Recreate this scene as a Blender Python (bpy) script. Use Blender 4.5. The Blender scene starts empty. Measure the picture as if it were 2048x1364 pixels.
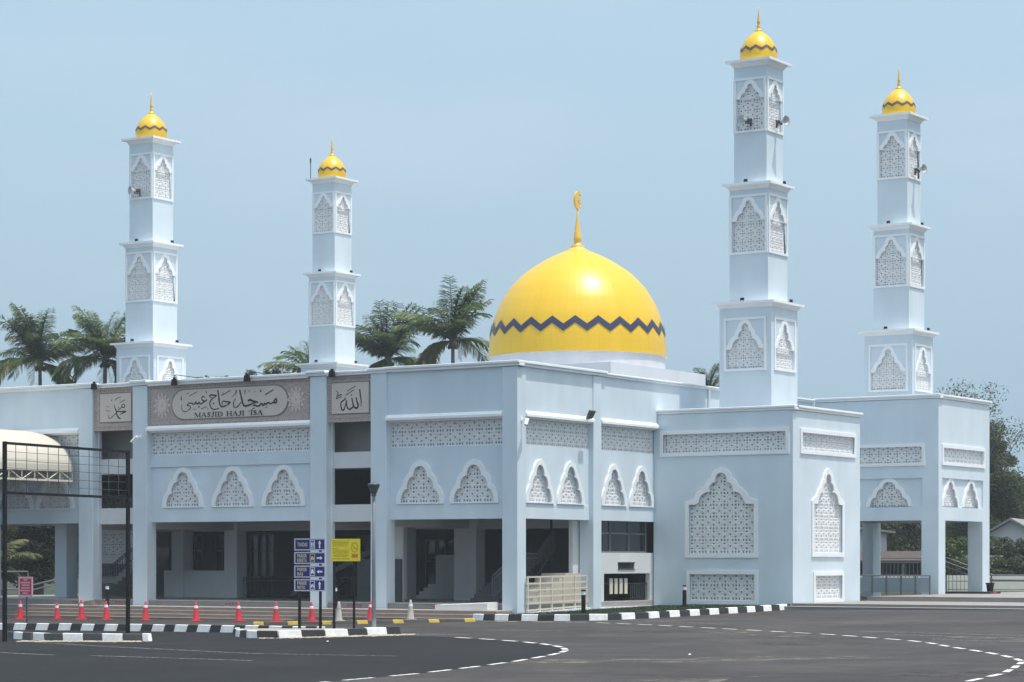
import bpy, bmesh, math, random
import numpy as np
from mathutils import Vector, Matrix
from mathutils.geometry import tessellate_polygon

random.seed(7)
rng = np.random.default_rng(7)
scene = bpy.context.scene
COL = scene.collection

# ------------------------------------------------------------------ camera, sky, sun, exposure
TH = math.radians(33.0)
CR = np.array([math.cos(TH), math.sin(TH)])        # camera right on plan
CF = np.array([-math.sin(TH), math.cos(TH)])       # camera forward on plan
CAM = np.array([52.10, -80.63])
cam_d = bpy.data.cameras.new("camera")
cam_d.sensor_width = 36.0
cam_d.lens = 36.0 * 4800 / 2048
cam_d.shift_y = (1120 - 682) / 2048
cam_d.clip_start = 1.0
cam_d.clip_end = 3000.0
cam = bpy.data.objects.new("camera", cam_d)
cam.location = (CAM[0], CAM[1], 2.24)
cam.rotation_euler = (math.pi / 2, 0, TH)
COL.objects.link(cam)
scene.camera = cam

SUN = Vector((0.27, 0.01, 0.96)).normalized()
world = bpy.data.worlds.new("World")
scene.world = world
world.use_nodes = True
wn = world.node_tree
wn.nodes.clear()
w_out = wn.nodes.new("ShaderNodeOutputWorld")
w_bg = wn.nodes.new("ShaderNodeBackground")
w_sky = wn.nodes.new("ShaderNodeTexSky")
w_sky.sky_type = 'NISHITA'
w_sky.sun_disc = False
w_sky.sun_elevation = math.asin(SUN.z)
w_sky.sun_rotation = math.atan2(SUN.x, SUN.y)
w_sky.altitude = 0
w_sky.air_density = 1.0
w_sky.dust_density = 10.0
w_sky.ozone_density = 1.5
w_bg.inputs["Strength"].default_value = 0.15
w_mul = wn.nodes.new("ShaderNodeVectorMath")          # thin even haze over the whole sky
w_mul.operation = 'MULTIPLY_ADD'
w_mul.inputs[1].default_value = (0.29, 0.29, 0.28)
w_mul.inputs[2].default_value = (1.34, 1.93, 2.40)
wn.links.new(w_sky.outputs[0], w_mul.inputs[0])
w_tc = wn.nodes.new("ShaderNodeTexCoord")                # faint uneven veils of high cloud
w_mp = wn.nodes.new("ShaderNodeMapping")
w_mp.inputs["Scale"].default_value = (1.6, 1.6, 6.0)
w_nz = wn.nodes.new("ShaderNodeTexNoise")
w_nz.inputs["Scale"].default_value = 2.2
w_nz.inputs["Detail"].default_value = 5
w_nz.inputs["Roughness"].default_value = 0.55
w_mr = wn.nodes.new("ShaderNodeMapRange")
w_mr.inputs["From Min"].default_value = 0.48
w_mr.inputs["From Max"].default_value = 0.80
w_mr.inputs["To Min"].default_value = 0.0
w_mr.inputs["To Max"].default_value = 0.32
w_mx = wn.nodes.new("ShaderNodeMix")
w_mx.data_type = 'RGBA'
w_mx.inputs[7].default_value = (2.55, 2.85, 3.25, 1)
wn.links.new(w_tc.outputs["Generated"], w_mp.inputs["Vector"])
wn.links.new(w_mp.outputs[0], w_nz.inputs["Vector"])
wn.links.new(w_nz.outputs["Fac"], w_mr.inputs["Value"])
wn.links.new(w_mr.outputs[0], w_mx.inputs[0])
wn.links.new(w_mul.outputs[0], w_mx.inputs[6])
wn.links.new(w_mx.outputs[2], w_bg.inputs[0])
wn.links.new(w_bg.outputs[0], w_out.inputs[0])

sun_d = bpy.data.lights.new("sun", 'SUN')
sun_d.energy = 2.1
sun_d.angle = math.radians(0.6)
sun_d.color = (1.0, 0.955, 0.89)
sun_o = bpy.data.objects.new("sun", sun_d)
sun_o.rotation_euler = SUN.to_track_quat('Z', 'Y').to_euler()
sun_o.location = (20, -20, 60)
COL.objects.link(sun_o)

scene.view_settings.view_transform = 'Standard'
scene.view_settings.look = 'None'
scene.view_settings.exposure = 0.85
scene.view_settings.gamma = 1.0
scene.view_settings.use_curve_mapping = False

# ------------------------------------------------------------------ helpers
def srgb(r, g, b):
    def f(c):
        c /= 255.0
        return c / 12.92 if c <= 0.04045 else ((c + 0.055) / 1.055) ** 2.4
    return (f(r), f(g), f(b))

def gz(x, y):
    """height of the gently sloping ground"""
    return 0.0116 * min(max(x, -60), 60) + 0.0134 * min(max(y, -90), 40) - 0.083

MATS = {}
def mat(name, col, rough=0.6, var=0.06, scale=2.0, bump=0.0, bscale=60.0, spec=0.4, metal=0.0, streak=0.0, fine=0.0, coat=0.0):
    if name in MATS:
        return MATS[name]
    m = bpy.data.materials.new(name)
    m.use_nodes = True
    nt = m.node_tree
    N, L = nt.nodes, nt.links
    b = N["Principled BSDF"]
    b.inputs["Roughness"].default_value = rough
    b.inputs["Metallic"].default_value = metal
    b.inputs["Specular IOR Level"].default_value = spec
    b.inputs["Coat Weight"].default_value = coat
    b.inputs["Base Color"].default_value = (*col, 1)
    geo = N.new("ShaderNodeNewGeometry")
    cur = None
    def mul(fac_socket, lo, hi, prev):
        r = N.new("ShaderNodeMapRange")
        r.inputs["From Min"].default_value = 0.25
        r.inputs["From Max"].default_value = 0.75
        r.inputs["To Min"].default_value = lo
        r.inputs["To Max"].default_value = hi
        L.new(fac_socket, r.inputs["Value"])
        mx = N.new("ShaderNodeVectorMath")
        mx.operation = 'SCALE'
        if prev is None:
            mx.inputs[0].default_value = col
        else:
            L.new(prev, mx.inputs[0])
        L.new(r.outputs[0], mx.inputs["Scale"])
        return mx.outputs[0]
    if var > 0:
        n = N.new("ShaderNodeTexNoise")
        n.inputs["Scale"].default_value = scale
        n.inputs["Detail"].default_value = 6
        L.new(geo.outputs["Position"], n.inputs["Vector"])
        cur = mul(n.outputs["Fac"], 1 - var, 1 + var, cur)
    if fine > 0:
        n = N.new("ShaderNodeTexNoise")
        n.inputs["Scale"].default_value = 22
        n.inputs["Detail"].default_value = 3
        L.new(geo.outputs["Position"], n.inputs["Vector"])
        cur = mul(n.outputs["Fac"], 1 - fine, 1 + fine, cur)
    if streak > 0:
        mp = N.new("ShaderNodeMapping")
        mp.inputs["Scale"].default_value = (1.1, 1.1, 0.22)
        L.new(geo.outputs["Position"], mp.inputs["Vector"])
        n = N.new("ShaderNodeTexNoise")
        n.inputs["Scale"].default_value = 1.0
        n.inputs["Detail"].default_value = 5
        L.new(mp.outputs[0], n.inputs["Vector"])
        cur = mul(n.outputs["Fac"], 1 - streak, 1 + streak * 0.5, cur)
    if cur is not None:
        L.new(cur, b.inputs["Base Color"])
    if bump > 0:
        n = N.new("ShaderNodeTexNoise")
        n.inputs["Scale"].default_value = bscale
        n.inputs["Detail"].default_value = 3
        L.new(geo.outputs["Position"], n.inputs["Vector"])
        bp = N.new("ShaderNodeBump")
        bp.inputs["Strength"].default_value = bump
        bp.inputs["Distance"].default_value = 0.02
        L.new(n.outputs["Fac"], bp.inputs["Height"])
        L.new(bp.outputs[0], b.inputs["Normal"])
    MATS[name] = m
    return m

BLUE = mat("pale_blue_wall_paint", (0.64, 0.735, 0.805), 0.65, 0.05, 0.6, 0.08, 45, 0.3, streak=0.07)
WHITE = mat("white_trim_paint", (0.86, 0.88, 0.90), 0.55, 0.03, 1.2, 0.05, 50, 0.35, streak=0.05)
LATT = mat("white_cast_lattice", (0.74, 0.75, 0.76), 0.75, 0.06, 2.5, 0.05, 60, 0.2)
INNER = mat("grey_white_inner_paint", (0.70, 0.71, 0.72), 0.7, 0.05, 0.8, 0.05, 40, 0.2, streak=0.05)
DARKIN = mat("inner_wall_painted_shade", (0.05, 0.055, 0.06), 0.7, 0.1, 0.8)  # near black, paints the shade of deep rooms onto their walls
CEIL = mat("soffit_paint", (0.46, 0.47, 0.48), 0.7, 0.05, 0.7)
STEP = mat("brown_step_tile", (0.29, 0.24, 0.21), 0.5, 0.12, 1.3, 0.05, 30, 0.3, fine=0.06)
NOSE = mat("pale_step_nosing", (0.47, 0.42, 0.37), 0.55, 0.1, 2.0)
FLOOR = mat("grey_floor_tile", (0.30, 0.31, 0.32), 0.35, 0.08, 0.8)
RISER = mat("grey_riser_tile", (0.26, 0.25, 0.25), 0.45, 0.1, 1.5)
SIGNB = mat("mauve_sign_border", (0.43, 0.36, 0.33), 0.7, 0.2, 9.0, 0.3, 24, 0.2, fine=0.18)
SIGNP = mat("beige_sign_panel", (0.62, 0.55, 0.485), 0.7, 0.04, 1.2, 0.04, 40, 0.2)
INK = mat("dark_lettering", (0.02, 0.02, 0.022), 0.5, 0.0)
ORN = mat("pale_pink_ornament", (0.68, 0.56, 0.53), 0.7, 0.1, 8)
ORND = mat("brown_ornament", (0.22, 0.18, 0.175), 0.7, 0.1, 8)
ZIG = mat("navy_mosaic", (0.032, 0.036, 0.085), 0.35, 0.25, 14, 0, 0, 0.5)
ZIGB = mat("brown_mosaic", (0.13, 0.085, 0.085), 0.4, 0.2, 14)
BLACKM = mat("black_painted_steel", (0.005, 0.0055, 0.007), 0.6, 0.1, 3, 0, 0, 0.25)
GREYM = mat("galvanised_steel", (0.17, 0.185, 0.20), 0.65, 0.12, 4, 0, 0, 0.4, 0.15)
DGREY = mat("dark_grey_metal", (0.07, 0.08, 0.09), 0.5, 0.1, 3)
CREAM = mat("cream_sheet", (0.52, 0.49, 0.425), 0.55, 0.04, 0.6)
CREAMM = mat("cream_painted_steel", (0.66, 0.62, 0.51), 0.5, 0.05, 3)
KW = mat("white_kerb_paint", (0.86, 0.86, 0.85), 0.6, 0.13, 5, 0.15, 30, fine=0.05)
KB = mat("black_kerb_paint", (0.028, 0.030, 0.034), 0.6, 0.25, 3, 0.15, 30)
KG = mat("worn_black_kerb_paint", (0.075, 0.076, 0.078), 0.7, 0.3, 3, 0.2, 25)
KY = mat("yellow_kerb_paint", (0.62, 0.46, 0.09), 0.6, 0.2, 4)
KD = mat("dark_worn_kerb", (0.085, 0.077, 0.072), 0.7, 0.25, 3)
CONE = mat("red_cone_plastic", (0.60, 0.035, 0.055), 0.45, 0.08, 3, 0, 0, 0.4)
CONEW = mat("cone_white_sleeve", (0.80, 0.78, 0.76), 0.4, 0.05, 3)
CONEG = mat("faded_grey_cone", (0.46, 0.43, 0.40), 0.6, 0.1, 5)
SBLUE = mat("blue_sign_sheet", (0.018, 0.02, 0.17), 0.35, 0.06, 2)
SPALE = mat("pale_sign_edge", (0.56, 0.55, 0.66), 0.4, 0.04, 2)
SYEL = mat("yellow_sign_sheet", (0.93, 0.72, 0.02), 0.35, 0.05, 3)
SYELD = mat("darker_yellow_print", (0.52, 0.38, 0.03), 0.4, 0.08, 5)
SYT = mat("pale_yellow_print", (0.62, 0.60, 0.30), 0.4, 0.05, 5)
SORN = mat("orange_print", (0.60, 0.22, 0.03), 0.4, 0.08, 5)
SWH = mat("white_print", (0.82, 0.83, 0.86), 0.4, 0.0)
SRED = mat("red_sign_sheet", (0.52, 0.03, 0.06), 0.4, 0.05, 3)
SPNK = mat("pink_sign_edge", (0.72, 0.42, 0.48), 0.4, 0.05, 3)
GLASS = mat("dark_window_glass", (0.02, 0.028, 0.032), 0.08, 0.1, 1, 0, 0, 0.6)
HORN = mat("grey_horn_speaker", (0.50, 0.52, 0.52), 0.4, 0.08, 4)
TRUNK = mat("palm_trunk_bark", (0.17, 0.14, 0.11), 0.9, 0.25, 5, 0.4, 12)
BARK = mat("tree_bark", (0.13, 0.11, 0.09), 0.9, 0.25, 4, 0.4, 15)
SAND = mat("pale_sand", (0.42, 0.36, 0.27), 0.95, 0.2, 4, 0.3, 20)
TANW = mat("tan_stair_side", (0.52, 0.47, 0.42), 0.65, 0.05, 1.0)
ROOFG = mat("grey_house_roof", (0.22, 0.22, 0.23), 0.8, 0.2, 3)
ROOFB = mat("brown_shed_roof", (0.07, 0.052, 0.045), 0.8, 0.2, 2)
HOUSEW = mat("white_house_wall", (0.60, 0.61, 0.62), 0.7, 0.05, 1)
BRASS = mat("yellow_finial_paint", (0.78, 0.50, 0.08), 0.35, 0.06, 6, 0, 0, 0.5)

def leafmat(name, c1, c2):
    m = bpy.data.materials.new(name)
    m.use_nodes = True
    nt = m.node_tree
    N, L = nt.nodes, nt.links
    b = N["Principled BSDF"]
    b.inputs["Roughness"].default_value = 0.5
    b.inputs["Specular IOR Level"].default_value = 0.35
    geo = N.new("ShaderNodeNewGeometry")
    rp = N.new("ShaderNodeValToRGB")
    rp.color_ramp.elements[0].color = (*c1, 1)
    rp.color_ramp.elements[1].color = (*c2, 1)
    L.new(geo.outputs["Random Per Island"], rp.inputs[0])
    L.new(rp.outputs[0], b.inputs["Base Color"])
    t = N.new("ShaderNodeBsdfTranslucent")
    L.new(rp.outputs[0], t.inputs["Color"])
    mx = N.new("ShaderNodeMixShader")
    mx.inputs[0].default_value = 0.35
    L.new(b.outputs[0], mx.inputs[1])
    L.new(t.outputs[0], mx.inputs[2])
    L.new(mx.outputs[0], N["Material Output"].inputs["Surface"])
    return m
PALM_A = leafmat("palm_leaf_dark", (0.065, 0.11, 0.05), (0.19, 0.25, 0.10))
PALM_B = leafmat("palm_leaf_yellowing", (0.11, 0.12, 0.04), (0.20, 0.18, 0.07))
LEAF_A = leafmat("leaf_dark_green", (0.045, 0.065, 0.036), (0.11, 0.14, 0.065))
LEAF_B = leafmat("leaf_mid_green", (0.045, 0.075, 0.018), (0.10, 0.15, 0.035))
LEAF_C = leafmat("leaf_grey_green", (0.06, 0.07, 0.05), (0.11, 0.12, 0.08))
GRASSM = leafmat("lawn_grass", (0.016, 0.042, 0.018), (0.035, 0.07, 0.028))

def gold():
    m = bpy.data.materials.new("golden_dome_mosaic")
    m.use_nodes = True
    nt = m.node_tree
    N, L = nt.nodes, nt.links
    b = N["Principled BSDF"]
    b.inputs["Roughness"].default_value = 0.33
    b.inputs["Specular IOR Level"].default_value = 0.55
    tc = N.new("ShaderNodeTexCoord")
    gr = N.new("ShaderNodeTexGradient")
    gr.gradient_type = 'RADIAL'
    L.new(tc.outputs["Object"], gr.inputs["Vector"])
    ml = N.new("ShaderNodeMath"); ml.operation = 'MULTIPLY'; ml.inputs[1].default_value = 48
    fl = N.new("ShaderNodeMath"); fl.operation = 'FLOOR'
    wnz = N.new("ShaderNodeTexWhiteNoise"); wnz.noise_dimensions = '1D'
    L.new(gr.outputs["Fac"], ml.inputs[0]); L.new(ml.outputs[0], fl.inputs[0]); L.new(fl.outputs[0], wnz.inputs["W"])
    no = N.new("ShaderNodeTexNoise"); no.inputs["Scale"].default_value = 9; no.inputs["Detail"].default_value = 4
    L.new(tc.outputs["Object"], no.inputs["Vector"])
    ad = N.new("ShaderNodeMath"); ad.operation = 'ADD'
    L.new(wnz.outputs["Value"], ad.inputs[0]); L.new(no.outputs["Fac"], ad.inputs[1])
    rp = N.new("ShaderNodeValToRGB")
    rp.color_ramp.elements[0].position = 0.2
    rp.color_ramp.elements[0].color = (0.70, 0.435, 0.014, 1)
    rp.color_ramp.elements[1].position = 1.3 / 1.5
    rp.color_ramp.elements[1].color = (0.745, 0.47, 0.02, 1)
    L.new(ad.outputs[0], rp.inputs[0])
    # fine seams between the mosaic sheets
    sx = N.new("ShaderNodeSeparateXYZ"); L.new(tc.outputs["Object"], sx.inputs[0])
    def seam(sock, k, w):
        a = N.new("ShaderNodeMath"); a.operation = 'MULTIPLY'; a.inputs[1].default_value = k; L.new(sock, a.inputs[0])
        c = N.new("ShaderNodeMath"); c.operation = 'FRACT'; L.new(a.outputs[0], c.inputs[0])
        e = N.new("ShaderNodeMath"); e.operation = 'LESS_THAN'; e.inputs[1].default_value = w; L.new(c.outputs[0], e.inputs[0])
        return e.outputs[0]
    mxs = N.new("ShaderNodeMath"); mxs.operation = 'MAXIMUM'
    L.new(seam(gr.outputs["Fac"], 48, .06), mxs.inputs[0]); L.new(seam(sx.outputs[2], 1.7, .05), mxs.inputs[1])
    mr = N.new("ShaderNodeMapRange"); mr.inputs["To Min"].default_value = 1.0; mr.inputs["To Max"].default_value = 0.95
    L.new(mxs.outputs[0], mr.inputs["Value"])
    vs_ = N.new("ShaderNodeVectorMath"); vs_.operation = 'SCALE'
    L.new(rp.outputs[0], vs_.inputs[0]); L.new(mr.outputs[0], vs_.inputs["Scale"]); L.new(vs_.outputs[0], b.inputs["Base Color"])
    vr = N.new("ShaderNodeTexVoronoi"); vr.inputs["Scale"].default_value = 16
    L.new(tc.outputs["Object"], vr.inputs["Vector"])
    bp = N.new("ShaderNodeBump"); bp.inputs["Strength"].default_value = 0.08; bp.inputs["Distance"].default_value = 0.02
    L.new(vr.outputs["Distance"], bp.inputs["Height"]); L.new(bp.outputs[0], b.inputs["Normal"])
    return m
GOLD = gold()

def asphalt(name, base, tint):
    m = bpy.data.materials.new(name)
    m.use_nodes = True
    nt = m.node_tree
    N, L = nt.nodes, nt.links
    b = N["Principled BSDF"]
    b.inputs["Roughness"].default_value = 0.85
    b.inputs["Specular IOR Level"].default_value = 0.25
    geo = N.new("ShaderNodeNewGeometry")
    def noise(sc, det, stretch=None):
        n = N.new("ShaderNodeTexNoise")
        n.inputs["Scale"].default_value = sc
        n.inputs["Detail"].default_value = det
        if stretch:
            mp = N.new("ShaderNodeMapping")
            mp.inputs["Rotation"].default_value = (0, 0, stretch[1])
            mp.inputs["Scale"].default_value = stretch[0]
            L.new(geo.outputs["Position"], mp.inputs["Vector"])
            L.new(mp.outputs[0], n.inputs["Vector"])
        else:
            L.new(geo.outputs["Position"], n.inputs["Vector"])
        return n.outputs["Fac"]
    def rng_(s, a, c, lo=0.3, hi=0.7):
        r = N.new("ShaderNodeMapRange")
        r.inputs["From Min"].default_value = lo; r.inputs["From Max"].default_value = hi
        r.inputs["To Min"].default_value = a; r.inputs["To Max"].default_value = c
        L.new(s, r.inputs["Value"])
        return r.outputs[0]
    def mm(a, c):
        x = N.new("ShaderNodeMath"); x.operation = 'MULTIPLY'
        L.new(a, x.inputs[0]); L.new(c, x.inputs[1])
        return x.outputs[0]
    f = mm(rng_(noise(0.09, 5), 0.80, 1.20), rng_(noise(1.4, 6), 0.86, 1.14))
    f = mm(f, rng_(noise(0.33, 8), 0.86, 1.12, 0.4, 0.6))
    f = mm(f, rng_(noise(0.5, 4, ((0.12, 2.2, 1), 0.6)), 0.86, 1.12))
    f = mm(f, rng_(noise(30, 2), 0.8, 1.2))
    mixc = N.new("ShaderNodeMix"); mixc.data_type = 'RGBA'
    mixc.inputs[6].default_value = (*base, 1); mixc.inputs[7].default_value = (*tint, 1)
    L.new(rng_(noise(0.16, 4), 0, 1, 0.42, 0.68), mixc.inputs[0])
    sc = N.new("ShaderNodeVectorMath"); sc.operation = 'SCALE'
    L.new(mixc.outputs[2], sc.inputs[0]); L.new(f, sc.inputs["Scale"])
    L.new(sc.outputs[0], b.inputs["Base Color"])
    bp = N.new("ShaderNodeBump"); bp.inputs["Strength"].default_value = 0.35; bp.inputs["Distance"].default_value = 0.01
    L.new(noise(40, 3), bp.inputs["Height"]); L.new(bp.outputs[0], b.inputs["Normal"])
    return m
ASPH = asphalt("grey_asphalt", (0.047, 0.0435, 0.044), (0.055, 0.048, 0.046))
ASPHD = asphalt("dark_asphalt", (0.0098, 0.0098, 0.0115), (0.0125, 0.0127, 0.0142))

def worn(m, lo, hi, scale=7.0):
    """flake paint away where a noise is high, so the surface below shows"""
    nt = m.node_tree; N, L = nt.nodes, nt.links
    geo = N.new("ShaderNodeNewGeometry")
    n = N.new("ShaderNodeTexNoise"); n.inputs["Scale"].default_value = scale; n.inputs["Detail"].default_value = 7; n.inputs["Roughness"].default_value = 0.7
    L.new(geo.outputs["Position"], n.inputs["Vector"])
    r = N.new("ShaderNodeMapRange"); r.inputs["From Min"].default_value = lo; r.inputs["From Max"].default_value = hi
    L.new(n.outputs["Fac"], r.inputs["Value"])
    t = N.new("ShaderNodeBsdfTransparent"); x = N.new("ShaderNodeMixShader")
    L.new(r.outputs[0], x.inputs[0]); L.new(N["Principled BSDF"].outputs[0], x.inputs[1]); L.new(t.outputs[0], x.inputs[2])
    L.new(x.outputs[0], N["Material Output"].inputs["Surface"])
LINEM = mat("worn_white_road_paint", (0.62, 0.62, 0.62), 0.7, 0.25, 5, fine=0.15)
LINEF = mat("faded_road_paint", (0.27, 0.27, 0.275), 0.8, 0.3, 4, fine=0.2)
worn(LINEM, 0.55, 0.68)
worn(LINEF, 0.44, 0.62)
LATBACK = mat("hole_lightening_tone", (0.42, 0.46, 0.49), 0.8, 0.1, 1.0)  # tone of added backings that lift the screen holes from black
INNER2 = mat("shade_toned_inner_paint", (0.06, 0.062, 0.066), 0.7, 0.08, 0.8, streak=0.05)  # inner paint darkened to put deeper shade into back walls and stairs

ORG = {}
def org(o):
    return ORG.get(o.name, Vector((0, 0, 0)))

def thing(name, label, cat, loc=(0, 0, 0), rz=0.0, group=None, kind=None):
    o = bpy.data.objects.new(name, None)
    o.empty_display_size = 0.2
    COL.objects.link(o)
    o.location = loc
    o.rotation_euler = (0, 0, rz)
    ORG[o.name] = Vector(loc)
    tag(o, label, cat, group, kind)
    return o

def tag(o, label=None, cat=None, group=None, kind=None):
    if label: o["label"] = label
    if cat: o["category"] = cat
    if group: o["group"] = group
    if kind: o["kind"] = kind
    return o

class MB:
    def __init__(s):
        s.v, s.f = [], []
    def add(s, vs, fs):
        n = len(s.v)
        s.v.extend([tuple(p) for p in vs])
        s.f.extend([tuple(i + n for i in f) for f in fs])
        return s
    def hexa(s, p):
        return s.add(p, [(0, 3, 2, 1), (4, 5, 6, 7), (0, 1, 5, 4), (1, 2, 6, 5), (2, 3, 7, 6), (3, 0, 4, 7)])
    def box(s, x0, x1, y0, y1, z0, z1):
        x0, x1 = min(x0, x1), max(x0, x1); y0, y1 = min(y0, y1), max(y0, y1); z0, z1 = min(z0, z1), max(z0, z1)
        return s.hexa([(x0, y0, z0), (x1, y0, z0), (x1, y1, z0), (x0, y1, z0), (x0, y0, z1), (x1, y0, z1), (x1, y1, z1), (x0, y1, z1)])
    def frustum(s, x, y, z0, z1, a0, a1, b0=None, b1=None):
        b0 = a0 if b0 is None else b0; b1 = a1 if b1 is None else b1
        return s.hexa([(x - a0, y - b0, z0), (x + a0, y - b0, z0), (x + a0, y + b0, z0), (x - a0, y + b0, z0),
                       (x - a1, y - b1, z1), (x + a1, y - b1, z1), (x + a1, y + b1, z1), (x - a1, y + b1, z1)])
    def quad(s, a, b, c, d):
        return s.add([a, b, c, d], [(0, 1, 2, 3)])
    def path(s, pts, rad, n=6, cap=True):
        pts = [Vector(p) for p in pts]
        if not hasattr(rad, '__len__'):
            rad = [rad] * len(pts)
        vs, fs = [], []
        up = None
        for i, p in enumerate(pts):
            t = (pts[min(i + 1, len(pts) - 1)] - pts[max(i - 1, 0)]).normalized()
            if up is None:
                up = Vector((0, 0, 1)) if abs(t.z) < 0.9 else Vector((1, 0, 0))
            a = t.cross(up).normalized()
            bb = a.cross(t).normalized()
            up = bb
            for k in range(n):
                an = 2 * math.pi * (k + 0.5) / n
                vs.append(p + (a * math.cos(an) + bb * math.sin(an)) * rad[i])
        for i in range(len(pts) - 1):
            for k in range(n):
                k2 = (k + 1) % n
                fs.append((i * n + k, i * n + k2, (i + 1) * n + k2, (i + 1) * n + k))
        if cap:
            fs.append(tuple(range(n - 1, -1, -1)))
            fs.append(tuple(range((len(pts) - 1) * n, len(pts) * n)))
        return s.add(vs, fs)
    def tube(s, a, b, r, r2=None, n=6):
        return s.path([a, b], [r, r if r2 is None else r2], n)
    def lathe(s, prof, c=(0, 0, 0), n=24):
        vs, fs = [], []
        for r, z in prof:
            for k in range(n):
                an = 2 * math.pi * k / n
                vs.append((c[0] + r * math.cos(an), c[1] + r * math.sin(an), c[2] + z))
        for i in range(len(prof) - 1):
            for k in range(n):
                k2 = (k + 1) % n
                fs.append((i * n + k, i * n + k2, (i + 1) * n + k2, (i + 1) * n + k))
        fs.append(tuple(range(n - 1, -1, -1)))
        fs.append(tuple(range((len(prof) - 1) * n, len(prof) * n)))
        return s.add(vs, fs)
    def plate(s, fc, outer, holes, d0, d1):
        """polygon with holes drawn on the face fc, from depth d0 to depth d1"""
        loops = [outer] + list(holes)
        flat = [p for lp in loops for p in lp]
        tris = tessellate_polygon([[Vector((p[0], p[1], 0)) for p in lp] for lp in loops])
        n = len(flat)
        vs = [fc(u, z, d0) for u, z in flat] + [fc(u, z, d1) for u, z in flat]
        fs = [tuple(t) for t in tris] + [tuple(i + n for i in reversed(t)) for t in tris]
        o = 0
        for lp in loops:
            m = len(lp)
            for i in range(m):
                j = (i + 1) % m
                fs.append((o + i, o + j, n + o + j, n + o + i))
            o += m
        return s.add(vs, fs)
    def mesh(s, name, off=Vector((0, 0, 0)), smooth=False, fix=True):
        me = bpy.data.meshes.new(name)
        vs = [(p[0] - off[0], p[1] - off[1], p[2] - off[2]) for p in s.v]
        me.from_pydata(vs, [], s.f)
        if fix and len(s.f) < 20000:
            bm = bmesh.new(); bm.from_mesh(me)
            bmesh.ops.recalc_face_normals(bm, faces=bm.faces)
            bm.to_mesh(me); bm.free()
        if smooth:
            me.polygons.foreach_set("use_smooth", [True] * len(me.polygons))
        me.update()
        return me
    def build(s, name, m, parent=None, smooth=False, local=False, origin=None, fix=True, bevel=0.0):
        off = Vector((0, 0, 0))
        if origin is not None:
            off = Vector(origin)
        elif parent is not None and not local:
            off = org(parent)
        me = s.mesh(name, off, smooth, fix)
        me.materials.append(m)
        o = bpy.data.objects.new(name, me)
        COL.objects.link(o)
        if parent is not None:
            o.parent = parent
            o.location = (off - org(parent)) if not local else (0, 0, 0)
            ORG[o.name] = off if not local else org(parent)
        elif origin is not None:
            o.location = off
            ORG[o.name] = off
        if bevel > 0:
            md = o.modifiers.new("bevel", 'BEVEL')
            md.width = bevel; md.segments = 2; md.limit_method = 'ANGLE'
        return o

def copy_tree(o, parent=None):
    c = o.copy()
    COL.objects.link(c)
    c.parent = parent
    ORG[c.name] = org(o)
    for ch in o.children:
        copy_tree(ch, c)
    return c

class Face:
    """a vertical plane: u runs along it, d goes inwards"""
    def __init__(s, o, ud, nd):
        s.o, s.ud, s.nd = o, ud, nd
    def __call__(s, u, z, d):
        return (s.o[0] + s.ud[0] * u + s.nd[0] * d, s.o[1] + s.ud[1] * u + s.nd[1] * d, z)
def front(y0): return Face((0, y0), (1, 0), (0, 1))
def side(x0): return Face((x0, 0), (0, 1), (-1, 0))

def rect(u0, u1, z0, z1):
    return [(u0, z0), (u1, z0), (u1, z1), (u0, z1)]

def fbox(mb, fc, u0, u1, z0, z1, d0, d1):
    p = [fc(u0, z0, d0), fc(u1, z0, d0), fc(u1, z0, d1), fc(u0, z0, d1), fc(u0, z1, d0), fc(u1, z1, d0), fc(u1, z1, d1), fc(u0, z1, d1)]
    return mb.hexa(p)

def lobe(x1, z1, x0, z0, n=6):
    """quarter bulge from (x1,z1), rising, to (x0,z0)"""
    return [(x0 + (x1 - x0) * math.cos(t * math.pi / 2 / n), z1 + (z0 - z1) * math.sin(t * math.pi / 2 / n)) for t in range(n + 1)]

def prof_lobed(w, h):
    return lobe(w, 0, .66 * w, .385 * h) + lobe(.69 * w, .405 * h, .33 * w, .72 * h) + lobe(.355 * w, .74 * h, 0, h)
def prof_should(w, h, hs):
    k = h - hs
    return ([(w, 0), (w, hs), (.79 * w, hs)] + lobe(.70 * w, hs + .08 * k, .34 * w, hs + .41 * k)
            + lobe(.375 * w, hs + .46 * k, .18 * w, hs + .71 * k) + lobe(.185 * w, hs + .78 * k, 0, h))

def dilate(prof, d, zmin, wmax=None, ztop=None):
    """outline grown by d (as a function of height)"""
    zs = np.array([p[1] for p in prof]); xs = np.array([p[0] for p in prof])
    h = zs.max()
    fine = np.linspace(0, h, 160)
    wf = np.array([max([xs[i] + (xs[i + 1] - xs[i]) * (z - zs[i]) / (zs[i + 1] - zs[i])
                        for i in range(len(zs) - 1) if zs[i + 1] > zs[i] and zs[i] <= z <= zs[i + 1]] or [0]) for z in fine])
    out = []
    for z in np.linspace(zmin, h + d, 34):
        s = fine - z
        ok = np.abs(s) <= d
        w = (wf[ok] + np.sqrt(np.maximum(d * d - s[ok] ** 2, 0))).max() if ok.any() else 0
        if z <= 0: w = wf[0] + d
        if wmax: w = min(w, wmax)
        out.append((float(w), float(z)))
    out[-1] = (0.0, out[-1][1])
    return out

def closed(half, uc, z0):
    """mirror a half outline (base to apex) into a closed loop"""
    r = [(uc + x, z0 + z) for x, z in half]
    l = [(uc - x, z0 + z) for x, z in reversed(half) if x > 1e-6]
    return r + l

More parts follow.
